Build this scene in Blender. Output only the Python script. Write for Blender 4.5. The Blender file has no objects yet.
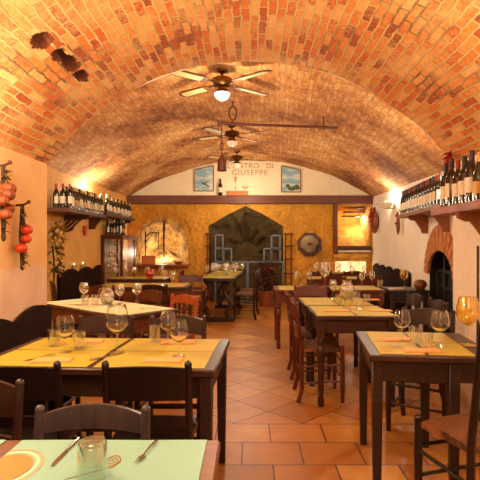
import bpy, bmesh, math, random
from mathutils import Vector, Matrix, noise
random.seed(7)
PI = math.pi
R = math.radians
SC = bpy.context.scene
COL = SC.collection

# ------------------------------------------------------------------ colours and materials
def lin(c):
    return c/12.92 if c <= .04045 else ((c+.055)/1.055)**2.4
def rgb(r, g, b):
    return (lin(r/255), lin(g/255), lin(b/255), 1)

def new_mat(name):
    m = bpy.data.materials.new(name); m.use_nodes = True
    nt = m.node_tree
    for n in list(nt.nodes): nt.nodes.remove(n)
    out = nt.nodes.new('ShaderNodeOutputMaterial')
    return m, nt, out
def N(nt, typ, **kw):
    n = nt.nodes.new(typ)
    for k, v in kw.items():
        if k in n.inputs.keys() if hasattr(n.inputs, 'keys') else False: n.inputs[k].default_value = v
        else: setattr(n, k, v)
    return n
def L(nt, a, b): nt.links.new(a, b)
def ramp(nt, fac, stops):
    r = nt.nodes.new('ShaderNodeValToRGB')
    el = r.color_ramp.elements
    while len(el) < len(stops): el.new(.5)
    for e, (p, c) in zip(el, stops): e.position = p; e.color = c
    L(nt, fac, r.inputs['Fac']); return r.outputs['Color']
def mixc(nt, fac, a, b, mode='MIX'):
    m = nt.nodes.new('ShaderNodeMix'); m.data_type = 'RGBA'; m.blend_type = mode
    for sock, v in ((m.inputs['Factor'], fac), (m.inputs['A'] if False else m.inputs[6], a), (m.inputs[7], b)):
        if hasattr(v, 'is_output'): L(nt, v, sock)
        else: sock.default_value = v
    return m.outputs[2]
def math_(nt, op, a, b=0.0, c=None):
    m = nt.nodes.new('ShaderNodeMath'); m.operation = op
    for i, v in enumerate((a, b) if c is None else (a, b, c)):
        if hasattr(v, 'is_output'): L(nt, v, m.inputs[i])
        else: m.inputs[i].default_value = v
    return m.outputs[0]
def noise_tex(nt, vec, scale, detail=4, rough=.55):
    n = nt.nodes.new('ShaderNodeTexNoise')
    n.inputs['Scale'].default_value = scale; n.inputs['Detail'].default_value = detail; n.inputs['Roughness'].default_value = rough
    if vec is not None: L(nt, vec, n.inputs['Vector'])
    return n
def bump(nt, h, strength=.4, dist=.02):
    b = nt.nodes.new('ShaderNodeBump'); b.inputs['Strength'].default_value = strength; b.inputs['Distance'].default_value = dist
    L(nt, h, b.inputs['Height']); return b.outputs['Normal']
def bsdf(nt, out, color, rough=.5, normal=None, **kw):
    p = nt.nodes.new('ShaderNodeBsdfPrincipled')
    if hasattr(color, 'is_output'): L(nt, color, p.inputs['Base Color'])
    else: p.inputs['Base Color'].default_value = color
    if hasattr(rough, 'is_output'): L(nt, rough, p.inputs['Roughness'])
    else: p.inputs['Roughness'].default_value = rough
    if normal is not None: L(nt, normal, p.inputs['Normal'])
    for k, v in kw.items(): p.inputs[k].default_value = v
    L(nt, p.outputs[0], out.inputs['Surface']); return p
def coord(nt, which='Object'):
    return nt.nodes.new('ShaderNodeTexCoord').outputs[which]
def mapping(nt, vec, scale=(1,1,1), rot=(0,0,0), loc=(0,0,0)):
    m = nt.nodes.new('ShaderNodeMapping')
    m.inputs['Scale'].default_value = scale; m.inputs['Rotation'].default_value = rot; m.inputs['Location'].default_value = loc
    L(nt, vec, m.inputs['Vector']); return m.outputs[0]

def plain(name, c, rough=.5, var=.25, scale=12, bmp=.15, **kw):
    m, nt, out = new_mat(name)
    co = coord(nt)
    n = noise_tex(nt, co, scale)
    dark = tuple(x*(1-var) for x in c[:3])+(1,); lite = tuple(min(1, x*(1+var)) for x in c[:3])+(1,)
    col = ramp(nt, n.outputs['Fac'], [(.3, dark), (.7, lite)])
    bsdf(nt, out, col, rough, bump(nt, n.outputs['Fac'], bmp, .004) if bmp else None, **kw)
    return m
def wood(name, c, rough=.4, var=.35, axis='X', coat=0, spec=.5):
    m, nt, out = new_mat(name)
    co = coord(nt)
    s = {'X': (1.5, 18, 18), 'Y': (18, 1.5, 18), 'Z': (18, 18, 1.5)}[axis]
    n = noise_tex(nt, mapping(nt, co, s), 2.2, 5, .6)
    n2 = noise_tex(nt, co, 3.0, 3)
    f = math_(nt, 'ADD', math_(nt, 'MULTIPLY', n.outputs['Fac'], .7), math_(nt, 'MULTIPLY', n2.outputs['Fac'], .3))
    dark = tuple(x*(1-var) for x in c[:3])+(1,); lite = tuple(min(1, x*(1+var)) for x in c[:3])+(1,)
    col = ramp(nt, f, [(.35, dark), (.65, lite)])
    bsdf(nt, out, col, rough, bump(nt, n.outputs['Fac'], .12, .003), **{'Specular IOR Level': .12 if rough > .8 else spec})
    return m
def glass_thin(name, tint=(.97, .97, .95, 1), gloss=(1, 1, 1, 1), base=.10, edge=.75, rough=.08):
    # thin blown glass: mostly see-through, rim and grazing angles catch the light
    m, nt, out = new_mat(name)
    tr = nt.nodes.new('ShaderNodeBsdfTransparent'); tr.inputs['Color'].default_value = tint
    gl = nt.nodes.new('ShaderNodeBsdfGlossy'); gl.inputs['Color'].default_value = gloss; gl.inputs['Roughness'].default_value = rough
    lw = nt.nodes.new('ShaderNodeLayerWeight'); lw.inputs['Blend'].default_value = .35
    f = math_(nt, 'MULTIPLY_ADD', lw.outputs['Facing'], edge-base, base)
    mx = nt.nodes.new('ShaderNodeMixShader'); L(nt, f, mx.inputs[0]); L(nt, tr.outputs[0], mx.inputs[1]); L(nt, gl.outputs[0], mx.inputs[2])
    L(nt, mx.outputs[0], out.inputs['Surface']); return m
def glass_real(name, tint=(1, 1, 1, 1), rough=0.0):
    m, nt, out = new_mat(name)
    bsdf(nt, out, tint, rough, None, **{'Transmission Weight': 1.0, 'IOR': 1.45})
    return m
def emit(name, c, s):
    m, nt, out = new_mat(name)
    e = nt.nodes.new('ShaderNodeEmission'); e.inputs['Color'].default_value = c; e.inputs['Strength'].default_value = s
    L(nt, e.outputs[0], out.inputs['Surface']); return m

def brick_mat(name, c1, c2, mortar, bw, bh, msize, wash, washamt, darks, bmp=.8, warp=.02):
    m, nt, out = new_mat(name)
    uv = coord(nt, 'UV')
    n0 = noise_tex(nt, uv, 5.0, 3)
    n0b = noise_tex(nt, uv, 30.0, 3)
    off = nt.nodes.new('ShaderNodeVectorMath'); off.operation = 'SCALE'; off.inputs['Scale'].default_value = warp
    sub = nt.nodes.new('ShaderNodeVectorMath'); sub.operation = 'SUBTRACT'; sub.inputs[1].default_value = (.5, .5, .5)
    L(nt, n0.outputs['Color'], sub.inputs[0]); L(nt, sub.outputs[0], off.inputs[0])
    off2 = nt.nodes.new('ShaderNodeVectorMath'); off2.operation = 'SCALE'; off2.inputs['Scale'].default_value = warp*.9
    sub2 = nt.nodes.new('ShaderNodeVectorMath'); sub2.operation = 'SUBTRACT'; sub2.inputs[1].default_value = (.5, .5, .5)
    L(nt, n0b.outputs['Color'], sub2.inputs[0]); L(nt, sub2.outputs[0], off2.inputs[0])
    add = nt.nodes.new('ShaderNodeVectorMath'); L(nt, uv, add.inputs[0]); L(nt, off.outputs[0], add.inputs[1])
    add2 = nt.nodes.new('ShaderNodeVectorMath'); L(nt, add.outputs[0], add2.inputs[0]); L(nt, off2.outputs[0], add2.inputs[1])
    b = nt.nodes.new('ShaderNodeTexBrick')
    b.inputs['Scale'].default_value = 1; b.inputs['Brick Width'].default_value = bw; b.inputs['Row Height'].default_value = bh
    b.inputs['Mortar Size'].default_value = msize; b.inputs['Mortar Smooth'].default_value = .35; b.inputs['Bias'].default_value = -.1
    b.inputs['Color1'].default_value = (0, 0, 0, 1); b.inputs['Color2'].default_value = (1, 1, 1, 1); b.inputs['Mortar'].default_value = (.5, .5, .5, 1)
    L(nt, add2.outputs[0], b.inputs['Vector'])
    nc = noise_tex(nt, uv, 2.2, 4)
    nd = noise_tex(nt, uv, 34, 6, .7)
    tone = math_(nt, 'ADD', math_(nt, 'MULTIPLY', b.outputs['Color'], .62), math_(nt, 'MULTIPLY', nd.outputs['Fac'], .38))
    bc = ramp(nt, tone, [(.14, darks), (.28, c1), (.58, c2), (.86, wash)])
    # lime wash left on the bricks in patches
    w = ramp(nt, math_(nt, 'ADD', math_(nt, 'MULTIPLY', nc.outputs['Fac'], .65), math_(nt, 'MULTIPLY', nd.outputs['Fac'], .35)), [(.47, (0, 0, 0, 1)), (.6, (washamt,)*3+(1,))])
    bc = mixc(nt, w, bc, wash)
    mo = mixc(nt, nd.outputs['Fac'], mortar, tuple(x*.55 for x in mortar[:3])+(1,))
    # shade of gaps with missing mortar, painted into the joints in places
    g = ramp(nt, noise_tex(nt, uv, 1.3, 3).outputs['Fac'], [(.52, (0, 0, 0, 1)), (.6, (.8, .8, .8, 1))])
    mo = mixc(nt, g, mo, tuple(x*.6 for x in darks[:3])+(1,))
    col = mixc(nt, b.outputs['Fac'], bc, mo)
    h = math_(nt, 'ADD', math_(nt, 'MULTIPLY', math_(nt, 'SUBTRACT', 1.0, b.outputs['Fac']), .7), math_(nt, 'MULTIPLY', nd.outputs['Fac'], .6))
    bsdf(nt, out, col, .9, bump(nt, h, bmp, .03))
    return m

def stone_mat():
    # lime-washed rubble vault: mottled, with faint courses showing through
    m, nt, out = new_mat('vault_stone')
    uv = coord(nt, 'UV')
    big = noise_tex(nt, uv, 1.1, 5, .6); mid = noise_tex(nt, mapping(nt, uv, (1.0, 2.2, 1)), 5, 6, .65); fine = noise_tex(nt, mapping(nt, uv, (1, 1.6, 1)), 24, 5, .7)
    f = math_(nt, 'ADD', math_(nt, 'MULTIPLY', big.outputs['Fac'], .48), math_(nt, 'ADD', math_(nt, 'MULTIPLY', mid.outputs['Fac'], .34), math_(nt, 'MULTIPLY', fine.outputs['Fac'], .18)))
    col = ramp(nt, f, [(.39, rgb(100, 54, 20)), (.46, rgb(172, 102, 44)), (.53, rgb(214, 146, 78)), (.63, rgb(246, 202, 138))])
    v = nt.nodes.new('ShaderNodeTexBrick'); v.inputs['Scale'].default_value = 1; v.inputs['Brick Width'].default_value = .22; v.inputs['Row Height'].default_value = .07
    v.inputs['Mortar Size'].default_value = .008; v.inputs['Mortar Smooth'].default_value = .6
    ws = nt.nodes.new('ShaderNodeVectorMath'); ws.operation = 'MULTIPLY_ADD'; L(nt, mid.outputs['Color'], ws.inputs[0]); ws.inputs[1].default_value = (.09, .09, 0); L(nt, uv, ws.inputs[2])
    L(nt, ws.outputs[0], v.inputs['Vector'])
    crack = math_(nt, 'MULTIPLY', v.outputs['Fac'], ramp(nt, mid.outputs['Fac'], [(.42, (0, 0, 0, 1)), (.6, (.75, .75, .75, 1))]))
    col = mixc(nt, crack, col, rgb(120, 72, 40))
    h = math_(nt, 'SUBTRACT', math_(nt, 'ADD', math_(nt, 'MULTIPLY', mid.outputs['Fac'], .8), fine.outputs['Fac']), math_(nt, 'MULTIPLY', crack, .5))
    bsdf(nt, out, col, .9, bump(nt, h, .9, .03)); return m

def plaster(name, c, var=.12, scale=2.5, bmp=.25, rough=.85, rocky=0):
    m, nt, out = new_mat(name)
    co = coord(nt)
    n = noise_tex(nt, co, scale, 6, .6)
    n2 = noise_tex(nt, co, scale*9, 5, .6)
    dark = tuple(x*(1-var*1.6) for x in c[:3])+(1,); lite = tuple(min(1, x*(1+var)) for x in c[:3])+(1,)
    f = math_(nt, 'ADD', math_(nt, 'MULTIPLY', n.outputs['Fac'], .6), math_(nt, 'MULTIPLY', n2.outputs['Fac'], .4))
    col = ramp(nt, f, [(.35, dark), (.65, lite)])
    h = n2.outputs['Fac']
    if rocky:
        v = nt.nodes.new('ShaderNodeTexVoronoi'); v.inputs['Scale'].default_value = rocky; L(nt, co, v.inputs['Vector'])
        h = math_(nt, 'ADD', math_(nt, 'MULTIPLY', v.outputs['Distance'], 1.2), n2.outputs['Fac'])
    bsdf(nt, out, col, rough, bump(nt, h, bmp, .03 if rocky else .012))
    return m

def near_wall_mat():
    m, nt, out = new_mat('two_tone_plaster')
    co = coord(nt)
    n = noise_tex(nt, co, 3, 5)
    n2 = noise_tex(nt, co, 30, 4)
    up = ramp(nt, n.outputs['Fac'], [(.3, rgb(226, 174, 108)), (.7, rgb(240, 194, 128))])
    lo = ramp(nt, n.outputs['Fac'], [(.3, rgb(222, 184, 150)), (.7, rgb(238, 202, 168))])
    sep = nt.nodes.new('ShaderNodeSeparateXYZ'); L(nt, co, sep.inputs[0])
    z = math_(nt, 'ADD', sep.outputs['Z'], math_(nt, 'MULTIPLY', noise_tex(nt, co, 6, 3).outputs['Fac'], .12))
    f = ramp(nt, z, [(.0, (0, 0, 0, 1)), (1, (1, 1, 1, 1))])
    mr = nt.nodes.new('ShaderNodeMapRange'); mr.inputs['From Min'].default_value = 1.225; mr.inputs['From Max'].default_value = 1.245
    L(nt, z, mr.inputs['Value'])
    bsdf(nt, out, mixc(nt, mr.outputs[0], lo, up), .85, bump(nt, n2.outputs['Fac'], .2, .006))
    return m

def floor_mat():
    m, nt, out = new_mat('terracotta_tiles')
    co = coord(nt)
    def tiles(vec, w, h, o):
        b = nt.nodes.new('ShaderNodeTexBrick'); b.offset = o; b.offset_frequency = 2
        b.inputs['Scale'].default_value = 1; b.inputs['Brick Width'].default_value = w; b.inputs['Row Height'].default_value = h
        b.inputs['Mortar Size'].default_value = .0055; b.inputs['Mortar Smooth'].default_value = .2; b.inputs['Bias'].default_value = 0
        b.inputs['Color1'].default_value = (0, 0, 0, 1); b.inputs['Color2'].default_value = (1, 1, 1, 1); b.inputs['Mortar'].default_value = (.5, .5, .5, 1)
        L(nt, vec, b.inputs['Vector']); return b
    A = tiles(mapping(nt, co, loc=(-.14, -3.58+3.3, 0)), .38, .33, .5)
    B = tiles(mapping(nt, co, rot=(0, 0, R(45)), loc=(.1, .06, 0)), .36, .36, 0)
    sep = nt.nodes.new('ShaderNodeSeparateXYZ'); L(nt, co, sep.inputs[0])
    far = math_(nt, 'GREATER_THAN', sep.outputs['Y'], 3.58)
    band = math_(nt, 'LESS_THAN', math_(nt, 'ABSOLUTE', math_(nt, 'SUBTRACT', sep.outputs['Y'], 3.58)), .006)
    tone = mixc(nt, far, A.outputs['Color'], B.outputs['Color'])
    grout = math_(nt, 'MAXIMUM', mixc(nt, far, A.outputs['Fac'], B.outputs['Fac']), band)
    n = noise_tex(nt, co, 5, 6, .65)
    t = math_(nt, 'ADD', math_(nt, 'MULTIPLY', tone, .45), math_(nt, 'MULTIPLY', n.outputs['Fac'], .55))
    col = ramp(nt, t, [(.2, rgb(154, 94, 34)), (.5, rgb(188, 122, 48)), (.8, rgb(212, 156, 80))])
    col = mixc(nt, grout, col, rgb(96, 50, 26))
    h = math_(nt, 'SUBTRACT', math_(nt, 'MULTIPLY', n.outputs['Fac'], .25), grout)
    bsdf(nt, out, col, .42, bump(nt, h, .25, .006))
    return m

M = {}
M['brick'] = brick_mat('vault_brick', rgb(204, 94, 24), rgb(226, 130, 46), rgb(246, 200, 124), .185, .056, .0075, rgb(244, 190, 116), .6, rgb(142, 64, 22), 1.0, .026)
M['stone'] = stone_mat()
M['wall_near'] = near_wall_mat()
M['wall_left'] = plaster('ochre_plaster', rgb(228, 166, 84))
M['wall_right'] = plaster('cream_plaster', rgb(252, 236, 216), .06)
M['lunette'] = plaster('pale_plaster', rgb(248, 226, 188), .06)
M['yellow'] = plaster('rough_yellow_render', rgb(218, 150, 46), .26, 2.2, .9, .8, 9)
M['rock'] = plaster('rock', rgb(190, 140, 72), .58, 4.5, 1.0, .9, 11)
M['rock_yellow'] = plaster('yellow_rock', rgb(226, 166, 62), .3, 3.0, .9, .9, 7)
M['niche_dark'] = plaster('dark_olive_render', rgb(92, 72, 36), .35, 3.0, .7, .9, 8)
M['floor'] = floor_mat()
M['beam'] = wood('beam_wood', rgb(104, 48, 24), .55)
M['shelf'] = wood('shelf_wood', rgb(140, 76, 34), .5, axis='Y')
M['shelf_dark'] = wood('shelf_dark_wood', rgb(84, 42, 20), .5, axis='Y')
M['table_dark'] = wood('table_dark_wood', rgb(42, 21, 11), .4)
M['table_mid'] = wood('table_brown_wood', rgb(58, 29, 14), .38)
M['table_red'] = wood('table_red_wood', rgb(96, 40, 20), .38)
M['table_edge'] = wood('table_honey_wood', rgb(112, 62, 26), .38)
M['chair_black'] = wood('chair_black_wood', rgb(26, 14, 10), .32, axis='Z')
M['chair_brown'] = wood('chair_brown_wood', rgb(50, 25, 14), .3, axis='Z')
M['chair_grey'] = wood('chair_worn_wood', rgb(66, 54, 50), .32, axis='Z')
M['chair_red'] = wood('chair_red_wood', rgb(92, 38, 18), .35, axis='Z')
M['chair_orange'] = wood('chair_orange_wood', rgb(170, 78, 28), .35, axis='Z')
M['bench'] = wood('bench_dark_wood', rgb(36, 18, 8), .9, axis='Y')
M['mat_yellow'] = plain('paper_yellow', rgb(184, 160, 46), .6, .08, 4, .05)
M['mat_cream'] = plain('paper_cream', rgb(252, 240, 188), .6, .05, 4, .05)
M['mat_green'] = plain('paper_green', rgb(142, 188, 164), .45, .05, 4, .05)
M['print_brown'] = plain('print_brown', rgb(150, 112, 62), .6, .1, 20, 0)
M['print_orange'] = plain('print_orange', rgb(206, 130, 40), .6, .1, 8, 0)
M['print_tan'] = plain('print_tan', rgb(196, 160, 104), .6, .1, 20, 0)
M['print_pale'] = plain('print_pale', rgb(236, 222, 170), .6, .1, 12, 0)
M['napkin'] = plain('napkin_peach', rgb(236, 168, 100), .8, .06, 10, .2)
M['glass'] = glass_thin('clear_glass')
M['glass_near'] = glass_real('clear_refracting_glass', (.99, .99, .97, 1))
M['glass_amber_shine'] = glass_thin('amber_reflection_glass', (.99, .9, .6, 1), (1, .92, .66, 1), .12, .7)  # amber reflection put into the tint of clear glass
M['glass_red'] = glass_thin('red_glass', (.85, .3, .25, 1), (1, .6, .5, 1), .15, .7)
M['pane'] = glass_thin('cabinet_pane', (.95, .95, .93, 1), (1, 1, 1, 1), .02, .12, .4)
M['glass_green'] = glass_thin('greenish_tumbler_glass', (.88, .92, .86, 1), (1, 1, 1, 1), .14, .85)
M['water'] = plain('glow_white_water', rgb(250, 236, 206), .1, .05, 5, 0, **{'Transmission Weight': .15})  # bright glow of the jugs painted into the water colour
M['steel'] = plain('steel', rgb(190, 180, 165), .22, .1, 20, 0, Metallic=1.0)
M['iron'] = plain('wrought_iron', rgb(44, 30, 24), .5, .3, 20, .3, Metallic=.6)
M['iron_red'] = plain('rusty_iron', rgb(92, 44, 30), .5, .3, 20, .3, Metallic=.3)
M['iron_grey'] = plain('grey_iron', rgb(112, 124, 132), .5, .2, 20, .2)
M['brass'] = plain('aged_brass', rgb(120, 80, 36), .3, .2, 20, .1, Metallic=.9)
M['bottle'] = plain('bottle_glass', rgb(26, 18, 12), .08, .2, 8, 0, **{'Coat Weight': .5})
M['bottle_green'] = plain('bottle_green_glass', rgb(32, 34, 16), .08, .2, 8, 0, **{'Coat Weight': .5})
M['label_white'] = plain('label_white', rgb(232, 218, 190), .6, .1, 40, 0)
M['label_tan'] = plain('label_tan', rgb(206, 160, 92), .6, .15, 40, 0)
M['cap_red'] = plain('capsule_red', rgb(150, 34, 24), .35, .1, 10, 0)
M['cap_black'] = plain('capsule_black', rgb(30, 24, 28), .35, .1, 10, 0)
M['cap_gold'] = plain('capsule_gold', rgb(190, 150, 80), .3, .1, 10, 0, Metallic=.5)
M['blade'] = wood('blade_wood', rgb(78, 46, 20), .4)
M['cane'] = plain('cane_inset', rgb(204, 164, 108), .6, .15, 60, .3)
M['globe_lit'] = emit('lit_globe', (1, .9, .72, 1), 3.2)
M['globe_dim'] = plain('frosted_globe', rgb(220, 180, 130), .3, .08, 6, 0, **{'Emission Color': (1, .78, .5, 1), 'Emission Strength': .45})
M['flame'] = emit('flame', (1, .75, .35, 1), 12)
M['lamp_glow'] = emit('lamp_glow', (1, .85, .6, 1), 6)
M['tomato'] = plain('tomato_skin', rgb(200, 58, 16), .45, .2, 8, .05)
M['pumpkin'] = plain('pumpkin_skin', rgb(140, 62, 16), .65, .3, 8, .1)
M['chili'] = plain('chili_skin', rgb(150, 22, 16), .35, .2, 8, .05)
M['dry_leaf'] = plain('dry_leaf', rgb(150, 112, 52), .8, .3, 10, .2)
M['dark_leaf'] = plain('dark_dry_leaf', rgb(56, 38, 24), .8, .3, 10, .2)
M['green_leaf'] = plain('green_leaf', rgb(84, 86, 40), .7, .3, 10, .2)
M['red_leaf'] = plain('red_leaf', rgb(104, 30, 22), .7, .3, 10, .2)
M['leather'] = plain('brown_leather', rgb(120, 60, 28), .5, .3, 10, .2)
M['terracotta'] = plain('terracotta', rgb(150, 76, 40), .7, .2, 10, .2)
M['brick_trim'] = plain('brick_trim', rgb(190, 120, 66), .85, .3, 14, .5)
M['orange_box'] = plain('orange_card', rgb(206, 110, 42), .6, .1, 10, 0)
M['red_card'] = plain('red_card', rgb(196, 48, 28), .6, .2, 10, 0)
M['dark'] = plain('dark_lacquer', rgb(30, 20, 16), .4, .2, 10, 0)
M['mirror'] = plain('dull_mirror', rgb(130, 110, 80), .15, .1, 6, 0, Metallic=.6)
M['white_plaster'] = plain('white_plaster', rgb(240, 222, 190), .7, .06, 10, .1)
M['lettering'] = plain('brown_lettering', rgb(196, 146, 92), .8, .15, 20, 0)
M['frame_wood'] = wood('picture_frame_wood', rgb(150, 92, 44), .5)
M['tree_paint'] = plain('painted_green', rgb(88, 92, 44), .8, .3, 30, 0)
M['bird_paint'] = plain('painted_brown', rgb(92, 70, 50), .8, .3, 30, 0)
def sky_mat():
    m, nt, out = new_mat('painted_sky')
    co = coord(nt)
    n = noise_tex(nt, mapping(nt, co, (1.2, 1, 4)), 2.5, 4)
    col = ramp(nt, n.outputs['Fac'], [(.45, rgb(140, 178, 188)), (.62, rgb(214, 216, 206))])
    bsdf(nt, out, col, .8); return m
M['sky'] = sky_mat()
def rush_mat():
    m, nt, out = new_mat('woven_rush')
    co = coord(nt)
    sep = nt.nodes.new('ShaderNodeSeparateXYZ'); L(nt, co, sep.inputs[0])
    ax = math_(nt, 'ABSOLUTE', sep.outputs['X']); ay = math_(nt, 'ABSOLUTE', sep.outputs['Y'])
    d = math_(nt, 'MAXIMUM', ax, ay)                        # four woven quarters
    w = math_(nt, 'SINE', math_(nt, 'MULTIPLY', d, 520))
    n = noise_tex(nt, co, 30, 4)
    f = math_(nt, 'ADD', math_(nt, 'MULTIPLY', w, .25), n.outputs['Fac'])
    col = ramp(nt, f, [(.25, rgb(64, 34, 15)), (.75, rgb(136, 82, 40))])
    bsdf(nt, out, col, .65, bump(nt, w, .5, .004)); return m
M['rush'] = rush_mat()
M['core'] = plain('rubble_core', rgb(104, 50, 20), .95, .5, 18, .6)
M['vine_leaf'] = plain('pale_dry_leaf', rgb(196, 156, 84), .8, .3, 10, .2)

# ------------------------------------------------------------------ mesh builder
class MB:
    def __init__(s): s.bm = bmesh.new()
    def _tf(s, verts, mtx):
        if mtx is not None: bmesh.ops.transform(s.bm, matrix=mtx, verts=verts)
    def box(s, c, size, rz=0, bev=.004, mtx=None):
        r = bmesh.ops.create_cube(s.bm, size=1)['verts']
        bmesh.ops.scale(s.bm, vec=size, verts=r)
        if bev:
            b = min(bev, min(size)*.3)
            es = list({e for v in r for e in v.link_edges})
            o = bmesh.ops.bevel(s.bm, geom=es, offset=b, segments=1, affect='EDGES', profile=.5)
            r = list({v for f in o['faces'] for v in f.verts})
        m = Matrix.Translation(Vector(c)) @ Matrix.Rotation(rz, 4, 'Z')
        if mtx is not None: m = mtx @ m
        s._tf(r, m); return s
    def bar(s, p0, p1, w, d, bev=.003, w1=None, d1=None):
        # rectangular bar from p0 to p1, tapering if w1/d1
        p0, p1 = Vector(p0), Vector(p1); z = (p1-p0); ln = z.length; z.normalize()
        up = Vector((0, 1, 0)) if abs(z.y) < .9 else Vector((1, 0, 0))
        x = up.cross(z).normalized(); y = z.cross(x)
        w1 = w if w1 is None else w1; d1 = d if d1 is None else d1
        vs = []
        for p, a, b in ((p0, w, d), (p1, w1, d1)):
            for sx, sy in ((-1, -1), (1, -1), (1, 1), (-1, 1)):
                vs.append(s.bm.verts.new(p+x*(sx*a/2)+y*(sy*b/2)))
        f = s.bm.faces.new
        fs = [f(vs[3::-1]), f(vs[4:])]+[f((vs[i], vs[(i+1) % 4], vs[4+(i+1) % 4], vs[4+i])) for i in range(4)]
        if bev:
            bmesh.ops.bevel(s.bm, geom=list({e for q in fs for e in q.edges}), offset=bev, segments=1, affect='EDGES', profile=.5)
        return s
    def lathe(s, prof, seg=16, c=(0, 0, 0), mtx=None, close=False):
        rings = []
        for r, z in prof:
            if r < 1e-5: rings.append([s.bm.verts.new((0, 0, z))])
            else: rings.append([s.bm.verts.new((r*math.cos(2*PI*i/seg), r*math.sin(2*PI*i/seg), z)) for i in range(seg)])
        for a, b in zip(rings, rings[1:]):
            for i in range(seg):
                j = (i+1) % seg
                q = [a[i % len(a)], a[j % len(a)], b[j % len(b)], b[i % len(b)]]
                u = []
                for v in q:
                    if v not in u: u.append(v)
                if len(u) > 2: s.bm.faces.new(u)
        vs = [v for r in rings for v in r]
        m = Matrix.Translation(Vector(c))
        if mtx is not None: m = m @ mtx
        s._tf(vs, m); return s
    def tube(s, pts, r, seg=8, r1=None, cap=True):
        pts = [Vector(p) for p in pts]; n = len(pts); rings = []
        prev = None
        for i, p in enumerate(pts):
            t = (pts[min(i+1, n-1)]-pts[max(i-1, 0)]).normalized()
            if prev is None:
                up = Vector((0, 0, 1)) if abs(t.z) < .9 else Vector((1, 0, 0))
                x = up.cross(t).normalized()
            else:
                x = (prev-t*prev.dot(t)).normalized()
            prev = x; y = t.cross(x)
            if callable(r): rr = r(i/(n-1))
            else: rr = r if r1 is None else r+(r1-r)*i/(n-1)
            rings.append([s.bm.verts.new(p+(x*math.cos(2*PI*k/seg)+y*math.sin(2*PI*k/seg))*rr) for k in range(seg)])
        for a, b in zip(rings, rings[1:]):
            for k in range(seg):
                s.bm.faces.new((a[k], a[(k+1) % seg], b[(k+1) % seg], b[k]))
        if cap:
            s.bm.faces.new(rings[0][::-1]); s.bm.faces.new(rings[-1])
        return s
    def ball(s, c, r, sc=(1, 1, 1), seg=14, rings=9, ribs=0, rot=None):
        o = bmesh.ops.create_uvsphere(s.bm, u_segments=seg, v_segments=rings, radius=1)['verts']
        for v in o:
            if ribs:
                a = math.atan2(v.co.y, v.co.x); k = 1-.1*abs(math.sin(a*ribs/2)); v.co.x *= k; v.co.y *= k
                if abs(v.co.z) > .8: v.co.z *= .9
        m = Matrix.Translation(Vector(c)) @ (rot.to_4x4() if rot else Matrix.Identity(4)) @ Matrix.Diagonal((r*sc[0], r*sc[1], r*sc[2], 1))
        s._tf(o, m); return s
    def prism(s, pts, thick, mtx, bev=0):
        # 2-D outline in local XY extruded by thick along local Z, then mtx
        a = [s.bm.verts.new((x, y, 0)) for x, y in pts]; b = [s.bm.verts.new((x, y, thick)) for x, y in pts]
        n = len(a)
        s.bm.faces.new(a[::-1]); s.bm.faces.new(b)
        for i in range(n): s.bm.faces.new((a[i], a[(i+1) % n], b[(i+1) % n], b[i]))
        s._tf(a+b, mtx); return s
    def grid(s, fn, nu, nv, thick=None):
        vs = [[s.bm.verts.new(fn(i/nu, j/nv)) for j in range(nv+1)] for i in range(nu+1)]
        for i in range(nu):
            for j in range(nv): s.bm.faces.new((vs[i][j], vs[i+1][j], vs[i+1][j+1], vs[i][j+1]))
        return s
    def solid(s, fn0, fn1, nu, nv):
        # closed slab between two surfaces
        A = [[s.bm.verts.new(fn0(i/nu, j/nv)) for j in range(nv+1)] for i in range(nu+1)]
        B = [[s.bm.verts.new(fn1(i/nu, j/nv)) for j in range(nv+1)] for i in range(nu+1)]
        f = s.bm.faces.new
        for i in range(nu):
            for j in range(nv):
                f((A[i][j], A[i][j+1], A[i+1][j+1], A[i+1][j])); f((B[i][j], B[i+1][j], B[i+1][j+1], B[i][j+1]))
        for i in range(nu):
            f((A[i][0], A[i+1][0], B[i+1][0], B[i][0])); f((A[i+1][nv], A[i][nv], B[i][nv], B[i+1][nv]))
        for j in range(nv):
            f((A[0][j+1], A[0][j], B[0][j], B[0][j+1])); f((A[nu][j], A[nu][j+1], B[nu][j+1], B[nu][j]))
        return s
    def leaf(s, p, d, ln, w, up=(0, 0, 1)):
        p = Vector(p); d = Vector(d).normalized(); u = Vector(up); x = d.cross(u)
        if x.length < .05: x = d.cross(Vector((1, 0, 0)))
        x.normalize(); nrm = x.cross(d)
        pts = [p, p+d*ln*.35+x*w/2+nrm*w*.15, p+d*ln-nrm*w*.2, p+d*ln*.35-x*w/2+nrm*w*.15]
        s.bm.faces.new([s.bm.verts.new(q) for q in pts]); return s
    def mesh(s, name, mat, smooth=True):
        me = bpy.data.meshes.new(name)
        bmesh.ops.recalc_face_normals(s.bm, faces=s.bm.faces)
        s.bm.to_mesh(me); s.bm.free()
        if mat is not None: me.materials.append(mat)
        if smooth:
            for p in me.polygons: p.use_smooth = True
            try: me.set_sharp_from_angle(angle=R(38))
            except Exception: pass
        return me
    def build(s, name, mat, parent=None, smooth=True):
        o = bpy.data.objects.new(name, s.mesh(name, mat, smooth)); COL.objects.link(o)
        if parent is not None: o.parent = parent
        return o

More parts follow.
